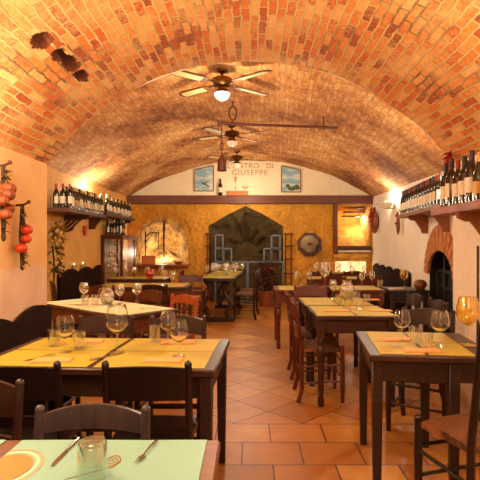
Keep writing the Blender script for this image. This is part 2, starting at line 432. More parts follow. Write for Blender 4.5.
def thing(name, label, cat, loc=(0, 0, 0), rz=0, group=None):
    o = bpy.data.objects.new(name, None); COL.objects.link(o); o.empty_display_size = .05
    o.location = loc; o.rotation_euler = (0, 0, rz)
    return tag(o, label, cat, group)
def tag(o, label, cat, group=None):
    o['label'] = label; o['category'] = cat
    if group: o['group'] = group
    return o
def struct(o): o['kind'] = 'structure'; return o
def children(o): return [c for c in COL.objects if c.parent == o]
KIDS = {}
def kids(o):
    if o.name not in KIDS: KIDS[o.name] = [(c, [g for g in COL.objects if g.parent == c]) for c in COL.objects if c.parent == o]
    return KIDS[o.name]
def dup(src, loc, rz=0, label=None, group=None, scale=None):
    r = src.copy(); COL.objects.link(r); r.location = loc; r.rotation_euler = (0, 0, rz)
    if scale: r.scale = (scale,)*3 if not hasattr(scale, '__len__') else scale
    if label: r['label'] = label
    if group: r['group'] = group
    for c, gs in kids(src):
        d = c.copy(); COL.objects.link(d); d.parent = r
        for g in gs:
            e = g.copy(); COL.objects.link(e); e.parent = d
    return r
PROTO = {}
def place(key, maker, loc, rz, label, cat, group=None, scale=None):
    if key not in PROTO:
        o = maker(); PROTO[key] = [o, False]
        o['category'] = cat; kids(o)
    o, used = PROTO[key]
    if not used:
        PROTO[key][1] = True
        o.location = loc; o.rotation_euler = (0, 0, rz); o['label'] = label
        if scale: o.scale = (scale,)*3 if not hasattr(scale, '__len__') else scale
        if group: o['group'] = group
        return o
    r = dup(o, loc, rz, label, group, scale or 1)
    if not group and 'group' in r: del r['group']
    return r
ORD = ['first', 'second', 'third', 'fourth', 'fifth', 'sixth', 'seventh', 'eighth', 'ninth', 'tenth', 'eleventh', 'twelfth', 'thirteenth', 'fourteenth', 'fifteenth', 'sixteenth']

# ------------------------------------------------------------------ camera
EYE = 1.35; F = 480.0; VX, VY = 250.0, 243.0
cam = bpy.data.cameras.new('camera'); cam.lens = 36; cam.sensor_width = 36; cam.clip_end = 60; cam.clip_start = .05
cam.shift_x = (240-VX)/480; cam.shift_y = (VY-240)/480
co = bpy.data.objects.new('camera', cam); COL.objects.link(co)
co.location = (0, 0, EYE); co.rotation_euler = (PI/2, 0, 0); SC.camera = co
def on_plane(px, py, z=.755):
    Y = (EYE-z)*F/(py-VY); return (px-VX)/F*Y, Y

# ------------------------------------------------------------------ room shell
YB = 11.0; YP = 3.83; XN = 1.62; ZN = 1.98; RISE = .82; XL = -2.8
def xr(y): return 2.1+(y-YP)*(2.8-2.1)/(YB-YP)
RN = (XN**2+RISE**2)/(2*RISE); AN = math.asin(XN/RN)
def near_z(x):
    return ZN if abs(x) >= XN else ZN+RISE-RN+math.sqrt(RN*RN-x*x)
def inner_pt(t, y):          # t -1..1 across the vault
    a, b = XL, xr(y); c, h = (a+b)/2, (b-a)/2
    zl = 2.4; zr = 2.12+.28*(y-YP)/(YB-YP)
    x = c+h*t; rise = 3.25-(zl+zr)/2
    rad = (h*h+rise*rise)/(2*rise)
    z = zl+(zr-zl)*(t+1)/2+rise-rad+math.sqrt(rad*rad-(h*t)**2)
    return x, z
def inner_z(x, y):
    a, b = XL, xr(y); t = max(-1, min(1, (2*x-a-b)/(b-a))); return inner_pt(t, y)[1]

# holes where bricks have dropped out
def vault_hit(px, py):
    d = Vector(((px-VX)/F, 1, (VY-py)/F)); y = .5
    while y < 4 and EYE+d.z*y < near_z(d.x*y): y += .005
    return y, RN*math.asin(max(-1, min(1, d.x*y/RN)))
HOLES = [(vault_hit(42, 41), .075, .05), (vault_hit(60, 55), .075, .035), (vault_hit(70, 63), .11, .04), (vault_hit(82, 76), .09, .035)]
def near_vault():
    me = bpy.data.meshes.new('ceiling')
    y0, y1 = -1.6, YP; nu, nv = 380, 270
    arc = 2*AN*RN
    vs, uv, deep = [], [], set()
    for i in range(nu+1):
        y = y0+(y1-y0)*i/nu
        for j in range(nv+1):
            s = -arc/2+arc*j/nv; a = s/RN
            k = noise.noise((y*2.1, s*2.1, 0))*.014+noise.noise((y*9, s*12, 5))*.007
            k *= min(1, (arc/2-abs(s))*8)
            for (hy, hs), ry, rs in HOLES:
                wob = 1+.5*noise.noise((y*22, s*22, 9))
                q = math.sqrt(((y-hy)/ry)**2+((s-hs)/rs)**2)*wob
                if q < 1:
                    k += .16*min(1, (1-q)*5)
                    deep.add(len(vs))
            r = RN+k
            vs.append((r*math.sin(a), y, ZN+RISE-RN+r*math.cos(a))); uv.append((y, s))
    fs = [(i*(nv+1)+j, i*(nv+1)+j+1, (i+1)*(nv+1)+j+1, (i+1)*(nv+1)+j) for i in range(nu) for j in range(nv)]
    me.from_pydata(vs, [], fs); l = me.uv_layers.new(name='UVMap')
    for lp in me.loops: l.data[lp.index].uv = uv[lp.vertex_index]
    me.materials.append(M['brick']); me.materials.append(M['core'])
    for p in me.polygons:
        p.use_smooth = True
        if any(v in deep for v in p.vertices): p.material_index = 1
    o = bpy.data.objects.new('ceiling', me); COL.objects.link(o); return struct(o)
near_vault()
def inner_vault():
    me = bpy.data.meshes.new('ceiling')
    nu, nv = 180, 120; vs, uv = [], []
    for i in range(nu+1):
        y = YP+(YB+.02-YP)*i/nu
        for j in range(nv+1):
            t = -1+2*j/nv; x, z = inner_pt(t, y)
            k = noise.noise((y*1.6, x*1.6, 3))*.035+noise.noise((y*6, x*6, 7))*.014
            # a shallow transverse rib half way down the room
            k *= min(1, (1-abs(t))*10)
            vs.append((x, y, z+k)); uv.append((y, t*2.75))
    fs = [(i*(nv+1)+j, i*(nv+1)+j+1, (i+1)*(nv+1)+j+1, (i+1)*(nv+1)+j) for i in range(nu) for j in range(nv)]
    me.from_pydata(vs, [], fs); l = me.uv_layers.new(name='UVMap')
    for lp in me.loops: l.data[lp.index].uv = uv[lp.vertex_index]
    me.materials.append(M['stone'])
    for p in me.polygons: p.use_smooth = True
    o = bpy.data.objects.new('ceiling', me); COL.objects.link(o); return struct(o)
inner_vault()
# spandrel above the near arch, seen only from the inner room
b = MB(); n = 80
b.grid(lambda u, v: (XL+(2.1-XL)*u, YP+.002, (lambda x: near_z(x)*(1-v)+inner_z(x, YP)*v)(XL+(2.1-XL)*u)), n, 1)
struct(b.build('wall_arch', M['wall_right']))
b = MB(); b.box((0, 5, -.05), (6.4, 13.6, .1), bev=0); struct(b.build('floor', M['floor']))
b = MB(); b.box(((-XN-2.95)/2, (YP-1.7)/2, ZN/2), (2.95-XN, YP+1.7, ZN), bev=0); struct(b.build('wall_left', M['wall_near'], smooth=False))
b = MB(); b.box(((XN+2.95)/2, (YP-1.7)/2, ZN/2), (2.95-XN, YP+1.7, ZN), bev=0); struct(b.build('wall_right', M['wall_right'], smooth=False))
b = MB(); b.box((0, -1.65, 1.5), (3.4, .1, 3), bev=0); struct(b.build('wall_rear', M['wall_right'], smooth=False))
b = MB(); b.box((XL-.07, (YP+YB)/2, 1.25), (.14, YB-YP, 2.5), bev=0); struct(b.build('wall_inner_left', M['wall_left'], smooth=False))

def face_with_holes(outer, holes, xf, name, mat):
    bm = bmesh.new()
    es = []
    for loop in [outer]+holes:
        vs = [bm.verts.new((x, y, 0)) for x, y in loop]
        es += [bm.edges.new((vs[i], vs[(i+1) % len(vs)])) for i in range(len(vs))]
    bmesh.ops.triangle_fill(bm, use_beauty=True, use_dissolve=False, edges=es)
    for v in bm.verts: v.co = xf(v.co.x, v.co.y, 0)
    me = bpy.data.meshes.new(name); bm.to_mesh(me); bm.free(); me.materials.append(mat)
    o = bpy.data.objects.new(name, me); COL.objects.link(o); return struct(o)
def recess(loop, depth, xf, name, mat, n=4, cap=True, taper=1.0, rough=.0):
    bm = bmesh.new()
    cx = sum(p[0] for p in loop)/len(loop); cy = sum(p[1] for p in loop)/len(loop)
    rings = []
    for k in range(n+1):
        q = 1+(taper-1)*k/n
        ring = []
        for x, y in loop:
            d = depth*k/n
            w = rough*noise.noise((x*4, y*4, d*4)) if k else 0
            ring.append(bm.verts.new(xf(cx+(x-cx)*(q+w), cy+(y-cy)*(q+w), d)))
        rings.append(ring)
    m = len(loop)
    for a, c in zip(rings, rings[1:]):
        for i in range(m): bm.faces.new((a[i], a[(i+1) % m], c[(i+1) % m], c[i]))
    if cap: bm.faces.new(rings[-1])
    me = bpy.data.meshes.new(name); bm.to_mesh(me); bm.free(); me.materials.append(mat)
    o = bpy.data.objects.new(name, me); COL.objects.link(o); return struct(o)
def refine(loop, step=.12):
    out = []
    for i, (x, y) in enumerate(loop):
        x2, y2 = loop[(i+1) % len(loop)]; k = max(1, int(math.hypot(x2-x, y2-y)/step))
        out += [(x+(x2-x)*j/k, y+(y2-y)*j/k) for j in range(k)]
    return out
def bx(px): return (px-VX)/F*YB
def bz(py): return EYE+(VY-py)/F*YB
xf_back = lambda x, z, d: Vector((x, YB+d, z))
# back wall: hearth alcove, pointed niche, rock-cut window
alc = [(-2.6, .86)]+[(-2.02+.6*math.cos(a), 1.32+.6*math.sin(a)) for a in [PI-PI*i/16 for i in range(17)]]+[(-1.42, .86)]
got = [(-.95, .02), (-.95, 1.74), (-.55, 1.98), (-.1, 2.2), (.32, 2.0), (.76, 1.74), (.76, .02)]
win = [(1.93, 1.12), (1.93, 2.2), (2.74, 2.2), (2.74, 1.12)]
low = [(1.95, .5), (1.95, .92), (2.3, 1.0), (2.66, .95), (2.66, .5)]
outer = [(XL-.05, 0), (2.85, 0), (2.85, 2.4), (XL-.05, 2.4)]
face_with_holes(refine(outer, .5), [refine(alc), refine(got), refine(win), refine(low)], xf_back, 'wall_back', M['yellow'])
recess(refine(alc, .07), .8, xf_back, 'wall_alcove', M['rock'], 14, True, .3, .22)
recess(refine(got, .09), .7, xf_back, 'wall_niche', M['niche_dark'], 12, True, .35, .12)
recess(refine(win), 1.0, xf_back, 'wall_window_recess', M['rock_yellow'], 6, True, .9, .06)
recess(refine(low), .5, xf_back, 'wall_hearth_recess', M['white_plaster'], 3, True, .9, .04)
# lunette
b = MB()
b.grid(lambda u, v: (lambda x: (x, YB+.0, 2.38+(inner_z(x, YB)+.06-2.38)*v))(XL+5.6*u), 40, 1)
struct(b.build('wall_lunette', M['lunette'], smooth=False))
# right inner wall with arched doorway
ang = math.atan2(2.8-2.1, YB-YP); wl = math.hypot(.7, YB-YP)
xf_r = lambda s, z, d: Vector((2.1+s*math.sin(ang)+d*math.cos(ang), YP+s*math.cos(ang)-d*math.sin(ang), z))
def arch_loop(s0, s1, zb, zs, k=1.0, n=12):
    c = (s0+s1)/2; h = (s1-s0)/2
    return [(s0, zb)]+[(c+h*math.cos(a), zs+h*k*math.sin(a)) for a in [PI-PI*i/n for i in range(n+1)]]+[(s1, zb)]
dl = arch_loop(1.40, 2.42, .01, .95, .62)
face_with_holes(refine([(0, 0), (wl, 0), (wl, 2.45), (0, 2.45)], .6), [dl], xf_r, 'wall_inner_right', M['wall_right'])
recess(dl, .35, xf_r, 'wall_doorway', M['dark'], 2, True, 1)
# brick arch round the doorway
b = MB(); n = 14; c = 1.91
for i in range(n):
    a0, a1 = PI*i/n+.02, PI*(i+1)/n-.02
    q = []
    for a, hi in ((a0, 0), (a1, 0), (a1, 1), (a0, 1)):
        e = .17+.12*math.sin(a)**3
        q.append((c+(.5+e*hi)*math.cos(a), .95+(.31+(e+.02)*hi)*math.sin(a)))
    vs = [[b.bm.verts.new(xf_r(s, z, d)) for s, z in q] for d in (-.035, 0.0)]
    b.bm.faces.new(vs[0]); b.bm.faces.new(vs[1][::-1])
    for k in range(4): b.bm.faces.new((vs[0][k], vs[1][k], vs[1][(k+1) % 4], vs[0][(k+1) % 4]))
struct(b.build('trim_1', M['brick_trim'], smooth=False))
# glazed wine door in the doorway
dr = thing('door_1', 'dark wooden door with small panes in the brick arch doorway', 'door', xf_r(1.91, 0, .1), -ang)
struct(dr)
b = MB()
for s in (-.49, -.17, .17, .49): b.bar((.0, s, .0), (0, s, .98 if abs(s) > .3 else 1.2), .045, .045)
for z in (.05, .3, .55, .8, 1.0): b.bar((0, -.49, z), (0, .49, z), .04, .04)
b.build('door_frame', M['dark'], dr)
b = MB(); b.box((.02, 0, .5), (.006, .94, .98), bev=0); b.build('pane', M['pane'], dr)
# beam across the back
b = MB(); b.box((0, YB-.06, 2.335), (5.6, .12, .19), bev=.012); struct(b.build('trim_2', M['beam']))
# wooden post and sill of the rock window
b = MB(); b.box((bx(335), YB-.05, 1.66), (.09, .1, 1.14), bev=.008); struct(b.build('trim_3', M['beam']))
b = MB(); b.box((2.37, YB-.05, 1.24), (.78, .1, .09), bev=.008); struct(b.build('trim_4', M['shelf_dark']))
b = MB(); b.box((2.37, YB-.04, 1.16), (.72, .14, .045), bev=.006); struct(b.build('trim_5', M['white_plaster']))

# ------------------------------------------------------------------ furniture makers
def make_chair(wood_m, seat_m, h=.86, rail=.10, arch=.03, slats=2, w=.42, d=.38):
    def mk():
        root = bpy.data.objects.new('dining_chair', None); COL.objects.link(root)
        hw, hd = w/2-.018, d/2-.018
        lean = lambda z: -hd-max(0, z-.45)*.13
        for s in (-1, 1):
            b = MB()
            pts = [(s*hw*.94, lean(z)-(.03 if z == 0 else 0), z) for z in (0, .1, .25, .45, .6, .75, h-.03)]
            b.tube(pts, lambda t: .019-.003*t, 8)
            b.ball((s*hw*.94, lean(h-.03), h-.03), .0175, (1, 1, 1.1), 8, 6)
            b.build('leg', wood_m, root)
            b = MB()
            b.tube([(s*hw, hd, z) for z in (0, .12, .3, .47)], lambda t: .015+.005*math.sin(t*PI)+.002*t, 8)
            b.ball((s*hw, hd, .472), .019, (1, 1, .6), 8, 6)
            b.build('leg', wood_m, root)
        # woven seat, pillowed, with a rounded edge
        def up(u, v):
            x = (u-.5)*2; y = (v-.5)*2
            return (x*(hw-.004)*(1 if y > 0 else .97), y*(hd-.004), .462+.012*(1-x**4)*(1-y**4)-.012*(x*x*y*y))
        def dn(u, v):
            x, y, z = up(u, v); return (x, y, .428)
        MB().solid(up, dn, 10, 10).build('seat', seat_m, root)
        # curved back boards
        def board(z0, z1, ar, name):
            def surf(off):
                def f(u, v):
                    x = (u-.5)*2; z = z0+(z1-z0+ar*(1-x*x))*v+ar*.35*(1-x*x)*(1-v)
                    return (x*(hw*.94-.004), lean(z)-.022*(1-x*x)+off, z)
                return f
            MB().solid(surf(.009), surf(-.009), 12, 2).build(name, wood_m, root)
        board(h-.05-rail, h-.045, arch, 'top_rail')
        for k in range(slats):
            z = .52+(h-.05-rail-.06-.52)*((k+.5)/slats)
            board(z-.022, z+.022, .012, 'slat')
        for z in (.16, .3):
            for s in (-1, 1):
                MB().tube([(s*hw*.96, -hd, z), (s*hw, hd, z+.02)], .009, 6).build('stretcher', wood_m, root)
            MB().tube([(-hw, hd, z+.04), (hw, hd, z+.04)], .009, 6).build('stretcher', wood_m, root)
        MB().tube([(-hw*.94, -hd, .24), (hw*.94, -hd, .24)], .009, 6).build('stretcher', wood_m, root)
        return root
    return mk
CH = {'black': make_chair(M['chair_black'], M['chair_black'], .85, .14, .012, 1),
      'brown': make_chair(M['chair_brown'], M['rush']),
      'grey': make_chair(M['chair_grey'], M['rush'], .81, .055, .03, 1),
      'red': make_chair(M['chair_red'], M['rush']),
      'orange': make_chair(M['chair_orange'], M['rush'], .84, .06, .04, 1),
      'tall': make_chair(M['chair_black'], M['rush'], .99, .08, .015, 2, .44, .37)}
def chair(kind, x, y, rz, label):
    return place('chair_'+kind, CH[kind], (x, y, 0), R(rz), label, 'chair', 'wooden chairs set round the dining tables', (1, 1, 1.05) if kind == 'tall' else None)

TZ = .75
def make_table(name, label, x, y, w, d, rz, top_m, leg_m, style='square', group='dining tables', inset=0):
    t = thing(name, label, 'table', (x, y, 0), R(rz), group)
    b = MB(); b.box((0, 0, TZ-.0175), (w, d, .035), bev=.006); b.build('tabletop', top_m, t)
    hx, hy = w/2-.045, d/2-.045
    b = MB()
    for s in (-1, 1):
        b.box((0, s*hy, TZ-.035-.055), (2*hx-.05, .024, .11), bev=.003)
        b.box((s*hx, 0, TZ-.035-.055), (.024, 2*hy-.05, .11), bev=.003)
    b.build('apron', leg_m, t)
    hx0 = hx
    for sx in (-1, 1):
        hx = hx0-(inset if sx > 0 else 0)
        for sy in (-1, 1):
            b = MB()
            if style == 'square':
                b.bar((sx*hx, sy*hy, .0), (sx*hx, sy*hy, TZ-.035), .042, .042, .004, .06, .06)
            else:
                b.bar((sx*hx, sy*hy, .56), (sx*hx, sy*hy, TZ-.035), .062, .062, .004)
                b.lathe([(0, 0), (.022, 0), (.028, .05), (.02, .1), (.026, .13), (.022, .2), (.026, .32), (.032, .42), (.034, .48), (.022, .5), (.033, .53), (.024, .56), (0, .56)], 12, (sx*hx, sy*hy, 0))
            b.build('leg', leg_m, t)
    return t
def tloc(t, lx, ly, z=TZ):
    a = t.rotation_euler.z
    return (t.location.x+lx*math.cos(a)-ly*math.sin(a), t.location.y+lx*math.sin(a)+ly*math.cos(a), z)

MATN = {}
def placemat(t, lx, ly, w, d, mat, label, tilt=0, cat='placemat', name='placemat', th=.002):
    key = (name, round(w, 3), round(d, 3), mat.name)
    x, y, z = tloc(t, lx, ly, TZ+.0006)
    if key not in MATN:
        b = MB()
        def f(u, v): return ((u-.5)*w, (v-.5)*d, th+.0012*abs(math.sin(u*5+v*3)))
        def g(u, v): return ((u-.5)*w, (v-.5)*d, 0)
        b.solid(f, g, 6, 4); o = b.build(name, mat); MATN[key] = o
    else:
        o = MATN[key].copy(); COL.objects.link(o)
    o.location = (x, y, z); o.rotation_euler = (0, 0, t.rotation_euler.z+R(tilt))
    return tag(o, label, cat, 'paper placemats on the tables' if cat == 'placemat' else 'paper napkins on the tables')
def napkin(px, py, label, rz=0, w=.2, d=.09, z=.7535):
    x, y = on_plane(px, py, z)
    key = ('nap', w, d)
    if key not in MATN:
        b = MB()
        for k, s in enumerate((1, .96, .9)):
            b.box(((1-s)*w*.3, 0, .002+.0028*k), (w*s, d*s, .0025), bev=.0008)
        o = b.build('napkin', M['napkin']); MATN[key] = o
    else:
        o = MATN[key].copy(); COL.objects.link(o)
    o.location = (x, y, z); o.rotation_euler = (0, 0, R(rz))
    return tag(o, label, 'napkin', 'folded peach napkins on the tables')

# glassware
def make_glass(kind, gm):
    def mk():
        if kind in ('balloon', 'goblet', 'wine'):
            h, rb, st = {'balloon': (.25, .06, .10), 'wine': (.205, .043, .085), 'goblet': (.19, .05, .07)}[kind]
            root = bpy.data.objects.new('wine_glass', None); COL.objects.link(root)
            bh = h-st; t = .0016
            outp = [(0, st), (.012, st+.003), (rb*.62, st+bh*.14), (rb*.93, st+bh*.32), (rb, st+bh*.48), (rb*.95, st+bh*.66), (rb*.82, st+bh*.86), (rb*.74, h)]
            inn = [(max(0, r-t), z if i else z) for i, (r, z) in enumerate(outp)]
            inn = [(rb*.74-t, h)]+[(r-t, z+.001) for r, z in outp[-2:1:-1]]+[(.008, st+.006), (0, st+.005)]
            MB().lathe(outp+inn, 24).build('bowl', gm, root)
            tm = M['glass'] if gm is M['glass_near'] else gm
            MB().lathe([(.0035, .008), (.0035, st-.012), (.006, st+.001)], 10).build('stem', tm, root)
            MB().lathe([(0, 0), (rb*.68, 0), (rb*.68, .002), (.02, .005), (.0045, .01), (0, .01)], 24).build('foot', tm, root)
            return root
        if kind == 'tumbler':
            h, r0, r1, t = .095, .031, .038, .0022
            o = MB().lathe([(0, 0), (r0, 0), (r1, h), (r1-t, h), (r0-t, .008), (0, .008)], 24).build('tumbler', gm)
            return o
        if kind == 'upturned':
            h, r0, r1, t = .092, .04, .036, .0028
            pr = [(r0, 0), (r0-.001, .02), (r1, h-.008), (r1-.004, h), (0, h-.003), (0, h-.012), (r1-.007, h-.012), (r1-t-.001, h-.018), (r0-t, .002), (r0, 0)]
            return MB().lathe(pr, 32).build('tumbler', gm)
        if kind == 'jug':
            root = bpy.data.objects.new('water_jug', None); COL.objects.link(root)
            pr = [(0, 0), (.05, 0), (.075, .04), (.085, .09), (.07, .14), (.05, .17), (.052, .2), (.05, .2), (.048, .17), (.068, .14), (.082, .09), (.072, .042), (.048, .004), (0, .004)]
            MB().lathe(pr, 24).build('body', gm, root)
            MB().lathe([(0, .006), (.047, .006), (.07, .042), (.08, .09), (.072, .122), (0, .122)], 24).build('water', M['water'], root)
            MB().tube([(.055, 0, .18), (.1, 0, .17), (.115, 0, .12), (.085, 0, .07)], .006, 8).build('handle', gm, root)
            return root
    return mk
CNT = {}
def glass(kind, px, py, where, gm='glass', scale=1, desc=None, z=.7545, at=None):
    x, y = at if at else on_plane(px, py, z)
    nm = {'balloon': 'balloon glass', 'wine': 'stemmed glass', 'goblet': 'round goblet', 'tumbler': 'water tumbler', 'jug': 'round glass jug', 'upturned': 'glass tumbler standing upside down'}[kind]
    cat = {'tumbler': 'tumbler', 'upturned': 'tumbler', 'jug': 'jug'}.get(kind, 'wine glass')
    lab = (desc or nm)+' '+where
    return place('glass_%s_%s' % (kind, gm), make_glass(kind, M[gm]), (x, y, z), random.uniform(0, 6), lab, cat, {'tumbler': 'water tumblers on the tables', 'jug': 'glass jugs on the tables'}.get(kind, 'stemmed glasses on the tables') if kind != 'upturned' else None, scale)

def make_fork():
    b = MB(); root = bpy.data.objects.new('fork', None); COL.objects.link(root)
    def hf(o): return lambda u, v: ((v-.5)*(.006+.010*(1-u)**2), -.10+.13*u, .004+.004*math.sin(u*PI)+o)
    b.solid(hf(.0015), hf(0), 8, 2); b.build('handle', M['steel'], root)
    b = MB()
    def hd(o): return lambda u, v: ((v-.5)*(.008+.016*min(1, u*2)), .03+.03*u, .004-.002*math.sin(u*PI)+o)
    b.solid(hd(.0015), hd(0), 6, 2)
    b.build('head', M['steel'], root)
    for k in range(4):
        b = MB(); x = -.0095+.0063*k
        b.tube([(x, .058, .0045), (x, .08, .003), (x, .1, .006)], .0014, 6, .0008); b.build('tine', M['steel'], root)
    return root
def make_knife():
    root = bpy.data.objects.new('knife', None); COL.objects.link(root)
    b = MB()
    pts = [(-.007, 0), (.007, 0), (.008, .06), (.006, .095), (0, .115), (-.007, .1), (-.008, .05)]
    b.prism(pts, .0016, Matrix.Translation((0, 0, .001))); b.build('blade', M['steel'], root)
    b = MB()
    b.tube([(0, 0, .004), (0, -.04, .005), (0, -.09, .005), (0, -.105, .004)], lambda t: .0045+.0025*t, 8); b.build('handle', M['steel'], root)
    return root
def cutlery(kind, px, py, rz, where, z=.7545, scale=.9):
    x, y = on_plane(px, py, z)
    return place(kind, make_fork if kind == 'fork' else make_knife, (x, y, z), R(rz), where, kind, 'cutlery on the tables', scale)

# ------------------------------------------------------------------ tables
WD = M['table_dark']
TN = make_table('dining_table', 'honey-edged wooden table laid with pale green paper and an upturned tumbler', -.735, 1.095, 1.29, .74, 0, M['table_edge'], WD)
T2 = make_table('dining_table', 'dark table by the wavy bench, behind the green-laid table', -.755, 2.66, 1.22, .74, -3, M['table_mid'], WD)
R1 = make_table('dining_table', 'square-legged brown table with three big stemmed glasses, by the tall dark chair', .64+.34*.993+.355*.115, 2.57-.34*.115+.355*.993, .68, .71, -6.6, M['table_mid'], WD, inset=.19)
M1A = make_table('dining_table', 'front table of the joined pair with turned legs', .88, 4.25, .68, .66, 0, M['table_mid'], M['table_mid'], 'turned')
M1B = make_table('dining_table', 'rear table of the joined pair with turned legs, carrying the round jug', .86, 4.94, .68, .68, 0, M['table_mid'], M['table_mid'], 'turned')
M2L = make_table('dining_table', 'red-brown table with slender turned legs at the aisle, behind the joined pair', .66, 6.42, .68, .62, 0, M['table_red'], M['table_red'], 'turned')
M2R = make_table('dining_table', 'red-brown table without an aisle side, between the small black table and the slender-legged one', 1.4, 6.42, .66, .62, 0, M['table_red'], M['table_red'], 'turned')
KT = make_table('side_table', 'small black table against the pale wall beside the dark doorway', 2.04, 6.32, .5, .5, -5, M['dark'], M['dark'], 'square', None)
M3 = make_table('dining_table', 'long red-brown table just before the last one under the rock window', 1.6, 8.3, 1.2, .62, 0, M['table_red'], M['table_red'])
M4 = make_table('dining_table', 'last table at the back, below the rock-cut window', 1.75, 9.75, 1.1, .6, 0, M['table_red'], M['table_red'])
T3 = make_table('dining_table', 'table set at an angle behind the pilaster, covered with cream paper', -1.395, 4.60, 1.45, .62, 180-40, M['table_mid'], M['table_red'])
T4 = make_table('dining_table', 'brown table with a red goblet, between the angled table and the hearth', -1.5, 6.85, 1.3, .7, 0, M['table_mid'], M['table_red'])
T6 = make_table('dining_table', 'table in front of the glass-fronted cabinet', -1.9, 8.3, 1.0, .62, 0, M['table_mid'], M['table_red'])

# trestle table in the middle at the back
ct = thing('trestle_table', 'long trestle table with curved legs in front of the dark pointed niche', 'table', (-.5, 9.1, 0), R(-4))
b = MB(); b.box((0, 0, .735), (.66, 2.2, .05), bev=.008); b.build('tabletop', M['table_dark'], ct)
for sy in (-.85, .85):
    for sx in (-1, 1):
        b = MB()
        b.tube([(sx*.2, sy, .71), (sx*.13, sy, .6), (sx*.12, sy, .5), (sx*.2, sy, .38), (sx*.23, sy, .28), (sx*.16, sy, .15), (sx*.22, sy, .03)], lambda t: .05-.012*math.sin(t*PI), 8)
        b.build('leg', M['table_mid'], ct)
    b = MB(); b.box((0, sy, .035), (.56, .09, .07), bev=.01); b.build('foot', M['table_dark'], ct)
b = MB(); b.box((0, 0, .33), (.05, 1.7, .06), bev=.006); b.build('stretcher', M['table_dark'], ct)

# placemats: four to a table
def four(t, w, d, mat, what, nx=2, ny=2, gap=.03, ex=.05, ey=.025, shift=0):
    a, c = ('wall', 'aisle') if t.location.x < 0 else ('aisle', 'wall')
    names = {(0, 0): 'front %s' % a, (1, 0): 'front %s' % c, (0, 1): 'back %s' % a, (1, 1): 'back %s' % c}
    mw = (w-2*ex-gap*(nx-1))/nx; md = (d-2*ey-.012*(ny-1))/ny
    for i in range(nx):
        for j in range(ny):
            lx = -w/2+ex+mw/2+i*(mw+gap); ly = -d/2+ey+md/2+j*(md+.012)
            nm = names[(i, j)] if nx == 2 and ny == 2 else ('near' if j == 0 else 'far') if nx == 1 else ('first' if i == 0 else 'second')
            placemat(t, lx+shift, ly, mw, md, mat, 'yellow paper mat at the %s corner of %s' % (nm, what), random.uniform(-1.2, 1.2))
four(T2, 1.22, .74, M['mat_yellow'], 'the table by the wavy bench', ex=.055)
four(R1, .6, .7, M['mat_yellow'], 'the square-legged table', gap=.02, ex=.05, shift=-.03)
four(M1A, .68, .66, M['mat_yellow'], 'the front table of the joined pair', gap=.02, ex=.02)
four(M1B, .68, .68, M['mat_yellow'], 'the rear table of the joined pair', gap=.02, ex=.02)
four(M2L, .68, .62, M['mat_yellow'], 'the slender-legged table', gap=.02, ex=.06)
four(M2R, .66, .62, M['mat_yellow'], 'the table beside the small black one', gap=.02, ex=.04)
four(M3, 1.2, .62, M['mat_yellow'], 'the table before the last one', ex=.04)
four(M4, 1.1, .6, M['mat_yellow'], 'the last table below the rock window', ex=.04)
for t in (T3,):
    w, d = 1.45, .62; k = 0
    for i in range(2):
        for j in range(2):
            placemat(t, (-.5+i)*.69, (-.5+j)*.29, .66, .28, M['mat_cream'], 'cream paper mat on the angled table, %s' % {(1, 0): 'wall end, hearth side', (1, 1): 'wall end, pilaster side', (0, 0): 'aisle end, hearth side', (0, 1): 'aisle end, pilaster side'}[(i, j)])
four(T4, 1.3, .7, M['mat_yellow'], 'the table with the red goblet', ex=.05)
four(T6, 1.0, .62, M['mat_yellow'], 'the table before the cabinet', ex=.05)
for k, y in enumerate((-.8, -.27, .27, .8)):
    placemat(ct, 0, y, .56, .4, M['mat_yellow'], 'yellow paper mat on the trestle table, %s from its near end' % ORD[k]).location.z = .76
# green paper on the nearest table
g1 = placemat(TN, 0, .0, .56, .72, M['mat_green'], 'pale green paper mat under the upturned tumbler')
g1.location.x = -.41; g1.location.y = 1.095
g2 = placemat(TN, -.5, .0, .56, .72, M['mat_green'], 'pale green paper mat beside the one with the orange disc')
g2.location.x = -1.02; g2.location.y = 1.095
# printed spiral and orange disc on the green paper
b = MB()
pts = []
for i in range(70):
    a = i/70*5*PI; r = 1-i/80
    pts.append((.022*r*math.cos(a), .038*r*math.sin(a), .0028))
b.tube(pts, .0022, 5, .0018)
b.tube([(.022, 0, .0028), (.012, -.034, .0028), (-.03, -.06, .0028), (-.09, -.10, .0028)], .0034, 5, .0018)
sx, sy = on_plane(112, 461)
o = b.build('printed_spiral', M['print_brown'], g1); o.location = (sx-g1.location.x, sy-g1.location.y, 0)
cx, cy = on_plane(4, 468); lim = -.278
def disc(r0, r1, z):
    b = MB(); n = 48
    for k in range(n):
        q = []
        for a, r in ((k, r0), (k, r1), (k+1, r1), (k+1, r0)):
            t = 2*PI*a/n; q.append((max(lim, cx-g1.location.x+r*.8*math.cos(t)), cy-g1.location.y+r*math.sin(t), z))
        if max(p[0] for p in q) > lim+1e-5:
            vs = []
            for p in q:
                if not any((Vector(p)-v.co).length < 1e-6 for v in vs): vs.append(b.bm.verts.new(p))
            if len(vs) > 2: b.bm.faces.new(vs)
    return b
disc(0.0, .085, .0038).build('printed_disc', M['print_orange'], g1)
b = disc(.094, .104, .0036); b.build('printed_ring', M['print_pale'], g1)
disc(.112, .118, .0036).build('printed_ring', M['print_tan'], g1)

# table ware of the nearest table
ux, uy = on_plane(91, 478, .755)
glass('upturned', 0, 0, 'on the pale green paper', 'glass_green', 1, at=(ux, uy+.01))
cutlery('knife', 66, 452, 177, 'steel knife lying on the green paper', scale=.8)
cutlery('fork', 147, 452, 170, 'steel fork lying on the green paper', scale=.75)
